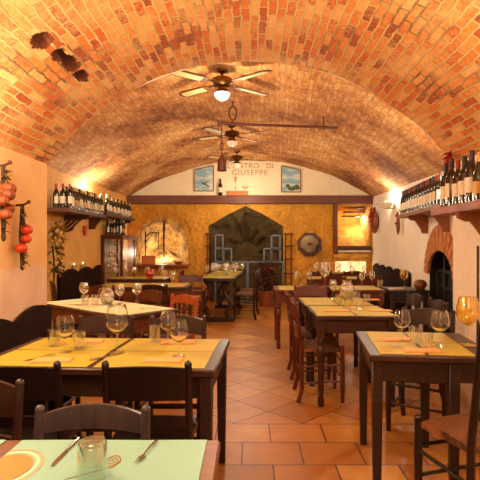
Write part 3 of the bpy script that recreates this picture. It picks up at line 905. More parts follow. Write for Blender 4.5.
# glasses on the yellow table
W = 'on the table by the wavy bench'
glass('balloon', 117, 353, W+', tallest of its glasses', 'glass_near', 1.04)
glass('goblet', 65, 352, W+', bench side', 'glass_near', 1.05)
glass('tumbler', 79, 348, W+', right beside the goblet', 'glass')
glass('tumbler', 54, 346, W+', wall side', 'glass')
glass('goblet', 168, 344, W+', back one of the aisle pair', 'glass_near')
glass('goblet', 179, 356, W+', front one of the aisle pair', 'glass_near')
glass('tumbler', 155, 341, W+', beside the pair of goblets', 'glass')
napkin(52, 361, 'peach napkin on the table by the bench, in front of the goblet', 3)
napkin(91, 342, 'peach napkin on the table by the bench, behind the tumbler', -4, .14, .08)
napkin(163, 361, 'peach napkin on the table by the bench, in front of the goblet pair', -3)
napkin(178, 343, 'peach napkin on the table by the bench, behind the goblet pair', 2)
cutlery('knife', 106, 357, -38, 'steel knife beside the tall balloon glass by the bench')
cutlery('fork', 40, 358, 150, 'steel fork on the table by the bench, next to the napkin')
# R1
W = 'on the square-legged table'
glass('goblet', 402, 341, W+', aisle one', 'glass_near', 1.0)
glass('goblet', 440, 346, W+', middle one', 'glass_near', 1.08)
glass('balloon', 468, 345, W+', glowing yellow at the wall end', 'glass_amber_shine', 1.12, 'large balloon glass')
glass('tumbler', 415, 343, W+', between the goblets', 'glass', 1)
glass('tumbler', 427, 348, W+', beside the middle goblet', 'glass', .9)
napkin(397, 340, 'peach paper napkin at the far side of the square-legged table', 2)
napkin(421, 351, 'peach paper napkin at the near side of the square-legged table', -3)
cutlery('fork', 403, 349, 205, 'steel fork on the square-legged table, beside the near napkin')
# M1
W = 'on the joined pair of tables'
glass('jug', 347, 299, W, 'glass', 1, 'bright round glass jug')
glass('wine', 333, 299, W+', beside the jug')
glass('tumbler', 339, 304, W+', in front of the jug')
glass('tumbler', 367, 304, W+', towards the wall')
glass('tumbler', 348, 309, W+', in the middle of the front one')
glass('tumbler', 357, 301, W+', just behind the wall-side tumbler')
glass('tumbler', 360, 309, W+', at the front beside the wall end')
napkin(336, 311, 'peach paper napkin on the front table of the joined pair, aisle end', 2, .24, .09)
napkin(370, 300, 'peach paper napkin on the rear table of the joined pair', 2)
napkin(380, 311, 'peach paper napkin on the front table of the joined pair, wall end', 2)
# M2
W = 'on the slender-legged table behind the joined pair'
glass('wine', 296, 286, W+', at the aisle')
glass('wine', 309, 286, W+', second from the aisle')
glass('balloon', 325, 287, W+', tallest one', 'glass', 1.35)
glass('tumbler', 303, 288, W)
W = 'on the table beside the small black one'
glass('wine', 372, 286, W); glass('tumbler', 380, 287, W); glass('wine', 362, 287, W+', aisle side')
glass('balloon', 404, 287, 'glowing yellow on the small black table', 'glass_amber_shine', .95, 'balloon glass')
x, y, z = tloc(KT, -.12, -.05); nk = napkin(390, 287, 'white folded cloth napkin lying on the small black table', 10); nk.location = (x, y, .751)
nk.data = nk.data.copy(); nk.data.materials[0] = M['white_plaster']
for k, (lx, ly) in enumerate(((-.45, .1), (-.3, -.1), (-.05, .12), (.15, -.08), (.4, .1))):
    x, y, z = tloc(M3, lx, ly); glass('wine', 0, 0, 'on the table before the last one, %s from the aisle' % ORD[k], at=(x, y))
for k, (lx, ly) in enumerate(((-.4, .0), (-.2, .1), (.05, -.05), (.3, .1))):
    x, y, z = tloc(M4, lx, ly); glass('wine', 0, 0, 'on the last table below the rock window, %s from the aisle' % ORD[k], at=(x, y))
# T3
W = 'on the angled table'
glass('goblet', 84, 301, W+', at the wall end')
glass('goblet', 137, 302, W+', at the aisle end')
glass('jug', 107, 304, W, 'glass', .85, 'low bright glass jug')
glass('tumbler', 85, 305, W+', by the wall-end goblet')
glass('goblet', 120, 303, W+', aisle side of the jug')
glass('tumbler', 95, 304.5, W+', wall side of the jug')
cutlery('fork', 148, 309, 75, 'steel fork on the aisle end of the angled table')
cutlery('knife', 75, 305, 60, 'steel knife on the wall end of the angled table')
# T4
W = 'on the table behind the angled one'
glass('goblet', 150, 286, W+', red', 'glass_red', 1.25, 'red glass goblet')
glass('goblet', 164, 285, W+', wall-side one of the pair', 'glass', 1.1)
glass('goblet', 172.5, 285.5, W+', aisle-side one of the pair', 'glass', 1.1)
napkin(178, 286, 'pale napkin on the brown table behind the angled one', 4)
for k, (lx, ly) in enumerate(((-.4, -.1), (-.28, .1), (-.1, 0), (.15, -.12), (.35, .1))):
    x, y, z = tloc(T6, lx, ly); glass('goblet', 0, 0, 'on the table before the cabinet, %s from the wall' % ORD[k], at=(x, y))
# crystal stack on the trestle table
for k in range(11):
    a = k*2.4; r = .1*math.sqrt(k)
    x, y, z = tloc(ct, .1+r*math.cos(a)*.95, -.25+r*math.sin(a)*1.5)
    glass('goblet', 0, 0, 'standing in the cluster on the trestle table', at=(x, y), z=.7625, scale=1.12)['group'] = 'cluster of glasses on the trestle table'
x, y, z = tloc(ct, -.2, -.75); glass('wine', 0, 0, 'at the near end of the trestle table, hearth side', at=(x, y), z=.7625)
x, y, z = tloc(ct, -.12, -.62); glass('wine', 0, 0, 'at the near end of the trestle table, aisle side', at=(x, y), z=.7625)

# ------------------------------------------------------------------ chairs
chair('black', -1.02, 2.31, 0, 'black wooden chair seen from behind at the yellow-laid table, nearer the bench')
chair('black', -.45, 2.31, 0, 'black wooden chair seen from behind at the yellow-laid table, nearer the aisle')
chair('brown', -1.0, 3.12, 180, 'brown chair behind the yellow-laid table, facing us, bench side')
chair('brown', -.5, 3.12, 180, 'brown chair behind the yellow-laid table, facing us, aisle side')
chair('grey', -.535, 1.42, 180, 'worn chair with an arched top rail tucked behind the green-laid table')
chair('brown', -1.03, 1.55, 180, 'dark brown chair beside the worn grey one, behind the green-laid table')
chair('tall', 1.07, 2.262, 18, 'tall dark chair with a rush seat in front of the square-legged table')
chair('brown', 1.25, 3.5, 148, 'brown chair behind the square-legged table, facing us')
chair('red', .61, 4.25, -90, 'red chair with a rush seat on the aisle side of the front joined table')
chair('red', .61, 4.94, -90, 'red chair on the aisle side of the rear joined table')
chair('red', .72, 5.52, 180, 'red chair at the far side of the joined pair, its back towards the slender-legged table')
chair('brown', 1.42, 4.8, 90, 'brown chair on the wall side of the rear joined table')
chair('brown', 1.45, 4.26, 90, 'brown chair on the wall side of the front joined table')
chair('orange', -.80, 4.65, 140, 'orange chair at the aisle end of the angled table')
chair('red', -1.22, 5.0, 140, 'red-brown chair half hidden behind the middle of the angled table')
chair('brown', -1.2, 6.08, 0, 'brown chair with its back to us at the red-goblet table, nearer the aisle')
chair('red', -1.82, 5.98, 0, 'red chair with its back to us at the red-goblet table, nearer the wall')
chair('brown', -2.38, 6.36, -62, 'brown ladder-back chair beside the vine on the ochre wall')
chair('red', -.95, 7.5, 180, 'red chair at the far side of the red-goblet table')
chair('brown', -.1, 8.6, 90, 'dark chair on the aisle side of the trestle table, near its front legs')
chair('brown', -.04, 9.25, 90, 'dark chair on the aisle side of the trestle table, farther back')
chair('brown', -1.02, 8.72, -90, 'dark chair on the hearth side of the trestle table')
chair('red', 1.3, 7.66, 0, 'red chair with its back to us at the table before the last, aisle side')
chair('red', 1.85, 7.66, 0, 'red chair with its back to us at the table before the last, wall side')
chair('red', 1.3, 8.98, 0, 'red chair at the last table below the rock window, aisle side')
chair('red', 1.9, 8.98, 0, 'red chair at the last table below the rock window, wall side')

# ------------------------------------------------------------------ wavy benches along the walls
def bench(label, xf, length, depth=.28, z0=.82, amp=.075, period=.66, ph=0.0):
    # xf(s along the wall, distance from the wall, z)
    t = thing('wall_bench', label, 'bench', (0, 0, 0), 0, 'wavy-backed benches along the walls')
    n = max(8, int(length/.04))
    top = lambda s: z0+amp*abs(math.cos(PI*(s-ph)/period))**.8*1.0
    def f(off): return lambda u, v: xf(u*length, off, .02+(top(u*length)-.02)*v)
    MB().solid(f(.015), f(.05), n, 2).build('back_panel', M['bench'], t)
    def g(z): return lambda u, v: xf(u*length, .055+(depth-.055)*v, z)
    MB().solid(g(.45), g(.415), 6, 1).build('seat_board', M['bench'], t)
    k = max(2, int(length/.9))
    for i in range(k+1):
        s = .05+(length-.1)*i/k
        b = MB()
        b.solid(lambda u, v: xf(s-.02, .07+(depth-.1)*u, .415*v), lambda u, v: xf(s+.02, .07+(depth-.1)*u, .415*v), 1, 1)
        b.build('leg', M['bench'], t)
    return t
bench('dark bench with a wavy top beside the yellow-laid table', lambda s, d, z: Vector((-XN+d, .2+s, z)), 3.6, .25, .80, .085, .66, 2.70)
bench('dark bench with a wavy top on the ochre wall before the cabinet', lambda s, d, z: Vector((XL+d, 6.95+s, z)), 1.9, .26, .86, .09, .7, .45)
bench('dark bench with a wavy top along the pale wall below the wall lamp', lambda s, d, z: xf_r(3.4+s, z, -d), 3.4, .26, .82, .1, .7, .2)

# ------------------------------------------------------------------ bottles
def make_bottle(glass_m, label_m, cap_m, kind):
    def mk():
        r = .038 if kind == 'bordeaux' else .041
        if kind == 'bordeaux': pr = [(0, 0), (r, 0), (r, .19), (r*.85, .212), (.0155, .235), (.0145, .262), (0, .262)]
        else: pr = [(0, 0), (r, 0), (r, .15), (r*.9, .18), (.018, .24), (.0145, .265), (0, .265)]
        o = MB().lathe(pr, 16).build('wine_bottle', glass_m)
        z0, z1 = (.06, .15) if kind == 'bordeaux' else (.05, .125)
        MB().grid(lambda u, v: ((r+.0008)*math.cos(R(-80+160*u)), (r+.0008)*math.sin(R(-80+160*u)), z0+(z1-z0)*v), 12, 1).build('label', label_m, o)
        MB().lathe([(.0165, .25), (.016, .308), (.0145, .312), (0, .312)], 12).build('capsule', cap_m, o)
        return o
    return mk
BK = {'red': make_bottle(M['bottle'], M['label_white'], M['cap_red'], 'bordeaux'),
      'dark': make_bottle(M['bottle'], M['label_white'], M['cap_black'], 'bordeaux'),
      'tan': make_bottle(M['bottle_green'], M['label_tan'], M['cap_gold'], 'burgundy'),
      'gold': make_bottle(M['bottle_green'], M['label_white'], M['cap_gold'], 'bordeaux')}
BD = {'red': 'red-capped bottle', 'dark': 'black-capped bottle', 'tan': 'tan-labelled bottle', 'gold': 'gold-capped bottle'}
def bottle(kind, loc, where, group, scale=1):
    return place('bottle_'+kind, BK[kind], loc, R(random.uniform(-50, 15)+(195 if loc[0] > 1 else -75 if loc[1] > YB-.1 else -5)), BD[kind]+' '+where, 'bottle', group, scale)

def shelf(label, xf, s0, s1, depth, z, th, mat, brackets, bh=.24):
    t = thing('bottle_shelf', label, 'shelf')
    n = 30
    def f(zz): return lambda u, v: xf(s0+(s1-s0)*u, (.002 if v < .5 else depth+.012*noise.noise((u*9, z, 0))), zz)
    MB().solid(f(z), f(z-th), n, 1).build('shelf_board', mat, t)
    prof = [(.004, 0), (depth*.92, 0), (depth*.9, .035), (depth*.72, .06), (depth*.62, .06), (depth*.5, .1), (depth*.34, .17), (depth*.27, .23), (depth*.1, bh+.03), (.004, bh+.03)]
    for s in brackets:
        b = MB()
        A = [b.bm.verts.new(xf(s-.022, d, z-th-q)) for d, q in prof]; B = [b.bm.verts.new(xf(s+.022, d, z-th-q)) for d, q in prof]
        b.bm.faces.new(A); b.bm.faces.new(B[::-1]); m = len(A)
        for i in range(m): b.bm.faces.new((A[i], A[(i+1) % m], B[(i+1) % m], B[i]))
        b.build('bracket', mat, t, smooth=False)
    return t
xf_nr = lambda s, d, z: Vector((XN-d, s, z))
xf_rr = lambda s, d, z: xf_r(s, z, -d)
xf_ll = lambda s, d, z: Vector((XL+d, s, z))
shelf('thick wooden bottle shelf with carved brackets, in front of the arch shelf', xf_nr, 2.2, 3.5, .30, 1.60, .05, M['shelf'], (2.5, 3.12), .24)
shelf('farther bottle shelf above the brick arch on the pale wall', xf_rr, 1.15, 3.1, .28, 1.745, .04, M['shelf'], (1.6, 2.5), .2)
shelf('bottle shelf with one bracket on the ochre wall, next to the pilaster', xf_ll, 6.3, 7.95, .42, 1.815, .05, M['shelf_dark'], (7.25,), .22)
shelf('bottle shelf over the glass cabinet', xf_ll, 8.2, 10.2, .36, 1.865, .045, M['shelf_dark'], (8.35, 10.0), .2)
G = 'wine bottles on the thick front shelf'
for k in range(11):
    kind = ['dark', 'dark', 'red', 'dark', 'dark', 'tan'][k % 6]
    bottle(kind, (XN-.225, 3.42-.1*k, 1.601), 'in the front row of the thick shelf, %s from the arch' % ORD[k], G, [1.0, 1.06, .97][k % 3])
    bottle(['dark', 'red', 'dark', 'dark'][k % 4], (XN-.1, 3.37-.1*k, 1.601), 'in the back row of the thick shelf, %s from the arch' % ORD[k], G, [1.05, .98, 1.08][k % 3])
G = 'wine bottles on the shelf above the brick arch'
for k in range(15):
    s = 3.03-.128*k
    bottle(['red', 'dark', 'dark', 'red', 'dark'][k % 5], xf_r(s, 1.746, -.205), 'in the front row above the brick arch, %s from the far end' % ORD[k], G, 1.1)
    bottle(['dark', 'red', 'dark', 'tan'][k % 4], xf_r(s-.06, 1.746, -.09), 'in the back row above the brick arch, %s from the far end' % ORD[k], G, 1.12)
G = 'wine bottles on the ochre wall shelf next to the pilaster'
for k, x in enumerate((-2.58, -2.49, -2.40)):
    bottle('red', (x-.005, 6.4, 1.816), 'in the front end row beside the pilaster, %s from the wall' % ORD[k], G, 1.04)
for k in range(13):
    bottle(['dark', 'tan', 'tan'][k % 3], (-2.43, 6.53+.108*k, 1.816), 'along the outer edge of the pilaster-side shelf, %s from its front' % ORD[k], G, 1.0)
    bottle(['tan', 'dark'][k % 2], (-2.55, 6.57+.108*k, 1.816), 'along the wall on the pilaster-side shelf, %s from its front' % ORD[k], G, 1.03)
G = 'wine bottles on the shelf over the cabinet'
for k in range(3):
    bottle('gold', (-2.68+.105*k, 8.28, 1.866), 'in the front end row over the cabinet, %s from the wall' % ORD[k], G, 1.05)
for k in range(13):
    bottle(['tan', 'dark'][k % 2], (-2.5, 8.42+.13*k, 1.866), 'along the edge over the cabinet, %s behind the end row' % ORD[k], G, 1.0)
# cabinet
cb = thing('glass_cabinet', 'brown wooden cabinet with glass panes and shelves of glasses, on the ochre wall', 'cabinet', (-2.585, 9.5, 0))
w, d, h = .4, 1.0, 1.48
b = MB()
for sx in (-1, 1):
    for sy in (-1, 1): b.box((sx*(w/2-.025), sy*(d/2-.025), h/2), (.05, .05, h), bev=.004)
for z in (.05, .55, h-.03):
    for s in (-1, 1):
        b.box((0, s*(d/2-.025), z), (w-.1, .05, .06), bev=.003); b.box((s*(w/2-.025), 0, z), (.05, d-.1, .06), bev=.003)
b.build('frame', M['table_red'], cb)
b = MB(); b.box((0, 0, h+.012), (w+.04, d+.04, .024), bev=.004); b.build('top_board', M['table_red'], cb)
b = MB(); b.box((0, 0, .3), (w-.03, d-.03, .5), bev=.003); b.build('lower_panel', M['table_red'], cb)
b = MB(); b.box((-w/2+.01, 0, 1.0), (.012, d-.1, .9), bev=0); b.build('back_panel', M['label_tan'], cb)
for z in (.78, 1.0, 1.22):
    b = MB(); b.box((0, 0, z), (w-.06, d-.06, .012), bev=.002); b.build('shelf', M['pane'], cb)
dd = MB(); dd.box((w/2-.012, 0, 1.0), (.006, d-.1, .84), bev=0); dr2 = dd.build('door', M['pane'], cb)
b = MB(); b.ball((w/2+.012, -.4, 1.0), .012); b.build('knob', M['brass'], dr2)
b = MB(); b.box((0, -d/2+.012, 1.0), (w-.1, .006, .84), bev=0); b.build('side_pane', M['pane'], cb)
for k in range(6):
    for zi, z in enumerate((.787, 1.007, 1.227)):
        x, y = -2.585+.11*((k % 3)-1), 9.14+.12*(k//3)
        glass('wine', 0, 0, 'inside the glass cabinet on its %s shelf' % ['lowest', 'middle', 'upper'][zi], at=(x, y), z=z, scale=.85)['group'] = 'glasses inside the cabinet, %s shelf' % ['lowest', 'middle', 'upper'][zi]
G = 'wine bottles on top of the cabinet'
for k in range(8):
    bottle(['dark', 'tan', 'dark', 'gold'][k % 4], (-2.7+.115*(k % 3), 9.1+.17*(k//3)+.02*k, 1.506), 'standing on top of the glass cabinet, %s of its cluster' % ORD[k], G, .95)

# ------------------------------------------------------------------ ceiling fans
def make_fan(globe):
    def mk():
        root = bpy.data.objects.new('ceiling_fan', None); COL.objects.link(root)
        MB().lathe([(0, .0), (.065, 0), (.06, -.03), (.02, -.05), (0, -.05)], 16).build('canopy', M['brass'], root)
        MB().tube([(0, 0, -.04), (0, 0, -.1)], .012, 8).build('rod', M['brass'], root)
        MB().lathe([(0, -.09), (.06, -.09), (.115, -.11), (.125, -.15), (.1, -.185), (.05, -.2), (.05, -.23), (0, -.23)], 20).build('motor', M['brass'], root)
        for k in range(4):
            a = R(39)+PI/2*k if False else [R(39), R(141), R(219), R(321)][k]
            m = Matrix.Rotation(a, 4, 'Z') @ Matrix.Translation((0, 0, -.165)) @ Matrix.Rotation(R(10), 4, 'X')
            b = MB(); ol = [(.2, -.05), (.3, -.062), (.6, -.068), (.645, -.05), (.66, 0), (.645, .05), (.6, .068), (.3, .062), (.2, .05)]
            b.prism(ol, .008, m); bl = b.build('blade', M['blade'], root, smooth=False)
            b = MB(); il = [(.27, -.038), (.6, -.046), (.62, 0), (.6, .046), (.27, .038)]
            b.prism(il, .003, m @ Matrix.Translation((0, 0, -.0035))); b.build('cane_inset', M['cane'], bl, smooth=False)
            b = MB(); b.prism([(.09, -.018), (.16, -.012), (.24, -.03), (.24, .03), (.16, .012), (.09, .018)], .006, m @ Matrix.Translation((0, 0, .009))); b.build('blade_bracket', M['brass'], bl, smooth=False)
        MB().lathe([(.045, -.225), (.075, -.235), (.09, -.255), (.085, -.265), (.05, -.255)], 16).build('lamp_holder', M['brass'], root)
        MB().lathe([(0, -.345), (.04, -.337), (.072, -.31), (.086, -.275), (.084, -.26)], 18).build('globe', globe, root)
        for s in (-.03, .03): MB().tube([(s, -.075, -.24), (s, -.085, -.4)], .0025, 5).build('pull_chain', M['brass'], root)
        return root
    return mk
f1 = place('fan1', make_fan(M['globe_lit']), (-.305, 5.25, inner_z(-.305, 5.25)-.0), 0, 'large ceiling fan with a brightly lit white globe and cane-inset blades', 'ceiling fan')
f2 = place('fan2', make_fan(M['globe_dim']), (-.29, 7.75, inner_z(-.29, 7.75)), R(12), 'middle ceiling fan hanging behind the iron tie bar', 'ceiling fan')
f3 = place('fan3', make_fan(M['globe_dim']), (-.27, 9.9, inner_z(-.27, 9.9)), R(-14), 'small-looking ceiling fan in front of the pale lettered wall', 'ceiling fan')

# iron tie bar with hanging hook
yb = 6.4
hk = thing('iron_tie_bar', 'rusty iron bar under the vault with a hook loop and end strap', 'tie bar', (0, yb, 0))
b = MB(); b.tube([(-.43, 0, 2.945), (.4, 0, 2.915), (1.17, 0, 2.885)], .018, 8); b.build('bar', M['iron_red'], hk)
b = MB(); ring = [(-.23+.05*math.cos(a), 0, 3.08+.09*math.sin(a)) for a in [2*PI*i/16 for i in range(17)]]
b.tube(ring, .012, 6); b.build('hook_loop', M['iron_red'], hk)
b = MB(); b.tube([(-.23, 0, 3.16), (-.23, 0, inner_z(-.23, yb)+.02)], .012, 6); b.tube([(-.23, 0, 2.94), (-.23, 0, 3.0)], .014, 6); b.build('hook_rod', M['iron_red'], hk)
b = MB(); b.tube([(.98, 0, 2.86), (.98, 0, inner_z(.98, yb)+.03)], .01, 6); b.build('strap', M['iron_red'], hk)
b = MB(); b.box((-.40, 0, 2.945), (.07, .03, .09), bev=.004); b.build('end_plate', M['iron_red'], hk)
ln = thing('hanging_lantern', 'small brown metal lantern hanging on a rod from the iron tie bar', 'lantern', (-.375, yb, 0))
b = MB(); b.tube([(0, 0, 2.895), (0, 0, 2.48)], .008, 6); b.build('rod', M['iron_red'], ln)
b = MB(); b.tube([(.02*math.cos(a), 0, 2.64+.05*math.sin(a)) for a in [2*PI*i/12 for i in range(13)]], .007, 6); b.build('chain_link', M['iron_red'], ln)
b = MB(); b.lathe([(0, 2.5), (.03, 2.49), (.058, 2.45), (.062, 2.32), (.066, 2.31), (.05, 2.31), (.048, 2.44), (0, 2.46)], 14); b.build('shade', M['iron_red'], ln)

# ------------------------------------------------------------------ lunette: pictures, lettering, bottle
def picture(label, pts, deco):
    t = thing('painting', label, 'painting', (0, YB-.002, 0))
    P = [(bx(a), bz(c)) for a, c in pts]
    xf = Matrix(((1, 0, 0, 0), (0, 0, 1, -.03), (0, 1, 0, 0), (0, 0, 0, 1)))
    b = MB()
    for i in range(len(P)):
        (x0, z0), (x1, z1) = P[i], P[(i+1) % len(P)]
        b.bar((x0, -.018, z0), (x1, -.018, z1), .024, .035, .004)
    b.build('frame', M['frame_wood'], t)
    b = MB(); b.prism(P, .012, xf); b.build('canvas', M['sky'], t, smooth=False)
    b = MB(); deco(b, P); b.build('painted_'+('tree' if 'tree' in label else 'branch'), M['tree_paint'] if 'tree' in label else M['bird_paint'], t)
def tree(b, P):
    cx = (P[0][0]+P[1][0])/2+.04; z = P[0][1]+.05
    for i in range(9): b.ball((cx+random.uniform(-.12, .12), -.034, z+random.uniform(0, .09)), .05, (1, .1, .8), 8, 6)
def branch(b, P):
    x = P[0][0]; z = P[0][1]
    b.bar((x+.16, -.033, z+.19), (x+.34, -.033, z+.10), .03, .004, 0)
    b.leaf((x+.2, -.034, z+.17), (1, 0, .25), .16, .03, (0, 1, 0))
picture('blue sky painting with a dark branch, near the hanging lantern', [(194.5, 191), (213.5, 191), (213.5, 166), (194.5, 170)], branch)
picture('blue sky painting with a green tree, on the lunette wall', [(281.5, 192), (300.5, 192), (300.5, 170), (281.5, 166)], tree)
sg = thing('painted_sign', 'two lines of brown capital lettering painted on the pale wall', 'lettering', (0, YB-.004, 0))
def word(txt, px, py, size, sp):
    c = bpy.data.curves.new('text', 'FONT'); c.body = txt; c.size = size; c.extrude = .002; c.space_character = sp; c.offset = .001
    o = bpy.data.objects.new('text', c); COL.objects.link(o)
    dg = bpy.context.evaluated_depsgraph_get(); me = bpy.data.meshes.new_from_object(o.evaluated_get(dg))
    bpy.data.objects.remove(o)
    me.materials.clear(); me.materials.append(M['lettering'])
    q = bpy.data.objects.new('word', me); COL.objects.link(q); q.parent = sg
    q.location = (bx(px), 0, bz(py)); q.rotation_euler = (PI/2, 0, 0)
word("L'ANTRO", 227, 168.3, .165, 1.1); word('DI', 266, 168.3, .165, 1.1); word('GIUSEPPE', 231.5, 175.2, .175, 1.16)
bottle('dark', (bx(220.5), YB-.062, 2.431), 'alone on the beam in front of the pale wall', None, 1.22)
b = MB(); b.box((0, 0, .04), (.44, .09, .08), bev=.004); b.box((0, 0, .082), (.45, .1, .012), bev=.002)
o = b.build('flat_box', M['orange_box']); o.location = (bx(238), YB-.062, 2.431); tag(o, 'long flat orange box lying on the beam below the lettering', 'box')
b = MB(); b.prism([(-.035, .28), (.035, .28), (.03, .2), (.008, .15), (.006, .04), (.035, .0), (-.035, 0), (-.006, .04), (-.008, .15), (-.03, .2)], .004, Matrix(((1, 0, 0, 0), (0, 0, 1, 0), (0, 1, 0, 0), (0, 0, 0, 1))))
o = b.build('painted_goblet', M['lettering'], smooth=False); o.location = (bx(235.5), YB-.006, bz(189)); tag(o, 'small goblet painted in brown on the pale wall under the lettering', 'wall painting')
b = MB(); b.prism([(-.08, .07), (-.06, .03), (0, 0), (.06, .02), (.1, .08), (.07, .06), (0, .045)], .004, Matrix(((1, 0, 0, 0), (0, 0, 1, 0), (0, 1, 0, 0), (0, 0, 0, 1))))
o = b.build('painted_bowl', M['lettering'], smooth=False); o.location = (bx(245), YB-.006, bz(189)); tag(o, 'small curved bowl shape painted in brown beside the painted goblet', 'wall painting')

# ------------------------------------------------------------------ back wall pieces
# stepped iron grille in the pointed niche
gr = thing('iron_grille', 'grey stepped iron grille standing in the dark pointed niche', 'grille', (0, YB-.03, 0))
def rect(x0, x1, y0, y1):
    b = MB(); X0, X1, Z0, Z1 = bx(x0), bx(x1), bz(y1), bz(y0)
    for p, q in (((X0, Z0), (X1, Z0)), ((X0, Z1), (X1, Z1)), ((X0, Z0), (X0, Z1)), ((X1, Z0), (X1, Z1))):
        b.bar((p[0], 0, p[1]), (q[0], 0, q[1]), .035, .03, .003)
    b.build('panel_frame', M['iron_grey'], gr)
for r in ((215.5, 223, 235, 248), (215.5, 223, 248.6, 261.5), (223.7, 231.5, 248.6, 261.5), (215.5, 247, 262, 301), (248, 283, 262, 301), (271.5, 280, 235.5, 248), (271.5, 280, 248.6, 261.5), (264, 271, 248.6, 261.5)): rect(*r)
for lab, x0, x1 in (('narrow rusty iron rack at the hearth side of the pointed niche', 207.5, 212), ('narrow rusty iron rack between the pointed niche and the round mirror', 285.5, 291)):
    t = thing('iron_rack', lab, 'rack', (0, YB-.06, 0))
    for x in (x0, x1):
        b = MB(); b.tube([(bx(x), 0, 0), (bx(x), 0, bz(233))], .016, 6); b.build('upright', M['iron_red'], t)
    for y in (234, 246, 259, 273, 288):
        b = MB(); b.tube([(bx(x0)-.05, 0, bz(y)), (bx(x1)+.05, 0, bz(y))], .014, 6); b.build('rung', M['iron_red'], t)
# octagonal mirror
mi = thing('octagonal_mirror', 'octagonal mirror in a dark frame on the yellow wall', 'mirror', (bx(309.5), YB-.004, bz(244.5)))
b = MB(); n = 8; ro, ri = .29, .225
for i in range(8):
    a0, a1 = PI/8+PI/4*i, PI/8+PI/4*(i+1)
    p = [(r*math.cos(a), 0, r*math.sin(a)) for r, a in ((ri, a0), (ro, a0), (ro, a1), (ri, a1))]
    A = [b.bm.verts.new(q) for q in p]; Bq = [b.bm.verts.new((x, -.04, z)) for x, y, z in p]
    b.bm.faces.new(A); b.bm.faces.new(Bq[::-1])
    for k in range(4): b.bm.faces.new((A[k], A[(k+1) % 4], Bq[(k+1) % 4], Bq[k]))
b.build('frame', M['iron_red'], mi, smooth=False)
b = MB(); b.lathe([(0, -.012), (.235, -.012)], 8, mtx=Matrix.Rotation(PI/2, 4, 'X') @ Matrix.Rotation(PI/8, 4, 'Z') @ Matrix.Translation((0, 0, .02)))
b.build('mirror_glass', M['mirror'], mi)
b = MB()
for k in range(9):
    a = R(200+17.5*k); b.leaf((.2*math.cos(a), -.062, .2*math.sin(a)), (-math.sin(a)*.6+random.uniform(-.3, .3), -.1, math.cos(a)*.6), .1, .06, (0, 1, 0))
b.build('leaf_garland', M['dark_leaf'], mi)
b = MB()
for k in range(6):
    a = PI/3*k; b.leaf((0, -.03, .01), (math.cos(a), -.15, math.sin(a)), .06, .03, (0, 1, 0))
b.build('painted_flower', M['red_leaf'], mi)
# alcove: iron crane, hanging bar, crate
cr = thing('hearth_crane', 'black iron hearth crane inside the lit alcove', 'hearth crane', (0, YB+.12, 0))
b = MB(); b.tube([(-2.42, 0, .86), (-2.42, 0, 1.62)], .014, 6); b.build('post', M['iron'], cr)
b = MB(); b.tube([(-2.42, 0, 1.5), (-2.3, 0, 1.6), (-2.1, 0, 1.58)], .014, 6); b.tube([(-2.42, 0, 1.35), (-2.24, 0, 1.6)], .01, 6); b.build('arm', M['iron'], cr)
b = MB(); b.tube([(-2.12, 0, 1.58), (-2.12, 0, 1.2), (-2.1, 0, 1.17)], .008, 6); b.build('pot_hook', M['iron'], cr)
pl = MB(); pl.tube([(bx(163.5), YB+.1, 1.93), (bx(163), YB+.1, 1.5), (bx(163), YB+.1, 1.0)], lambda t: .03-.018*t, 8)
tag(pl.build('hanging_chain_bar', M['iron'], None), 'black tapering iron bar hanging in the middle of the lit alcove', 'iron bar')
b = MB(); b.box((0, 0, .09), (.3, .2, .18), bev=.01); b.box((0, 0, .185), (.32, .22, .02), bev=.004)
o = b.build('small_crate', M['orange_box']); o.location = (-2.3, YB-.1, .866); o.rotation_euler = (0, R(-0), R(12)); tag(o, 'small orange crate on the ledge of the lit alcove', 'crate')
b = MB(); b.box((-2.02, YB-.1, .84), (1.25, .25, .05), bev=.01); o = b.build('trim_6', M['shelf']); struct(o)
# bowls on the ledge
b = MB(); b.lathe([(0, .0), (.05, 0), (.11, .06), (.105, .06), (.045, .008), (0, .008)], 16); o = b.build('serving_bowl', M['terracotta']); o.location = (-1.62, YB-.1, .866); tag(o, 'shallow terracotta bowl on the ledge of the lit alcove', 'bowl')
# leafy red plant next to the trestle table
pt = thing('potted_plant', 'dark red leafy plant in a pot in front of the pointed niche', 'plant', (.33, 10.25, 0))
b = MB(); b.lathe([(0, 0), (.12, 0), (.17, .3), (.185, .3), (.18, .33), (.16, .33), (.15, .3), (0, .29)], 16); b.build('pot', M['terracotta'], pt)
b = MB()
for k in range(240):
    a = random.uniform(0, 2*PI); z = random.uniform(.35, .95); r = random.uniform(.02, .26)*math.sin((z-.25)/.8*PI)**.5
    b.leaf((r*math.cos(a), r*math.sin(a), z), (math.cos(a), math.sin(a), random.uniform(-.4, .6)), random.uniform(.08, .15), .06)
b.build('foliage', M['red_leaf'], pt)
b = MB(); [b.tube([(0, 0, .28), (.06*math.cos(a), .06*math.sin(a), .6), (.12*math.cos(a), .12*math.sin(a), .85)], .008, 5) for a in (0, 1.3, 2.6, 3.9, 5.2)]; b.build('stems', M['dark_leaf'], pt)
# stair-like slats and light in the rock window
b = MB()
for k in range(3): b.box((2.44, YB+.2+.16*k, 2.17-.09*k), (.46, .15, .03), bev=.004)
struct(b.build('window_steps', M['shelf_dark']))
# sloping rock under the window
b = MB(); b.grid(lambda u, v: (1.95+.77*u, YB+.04+.95*v, 1.2+.55*v+.12*u*v+.05*noise.noise((u*5, v*5, 2))), 14, 14)
struct(b.build('wall_rock_slope', M['rock_yellow']))
b = MB(); b.grid(lambda u, v: (1.9+.8*u, YB-.02-.1*math.sin(v*PI)-.04*noise.noise((u*7, v*7, 4)), .93+.2*v), 18, 8)
o = b.build('rock_ledge', M['rock_yellow']); tag(o, 'rough yellow rock ledge under the window opening', 'rock')

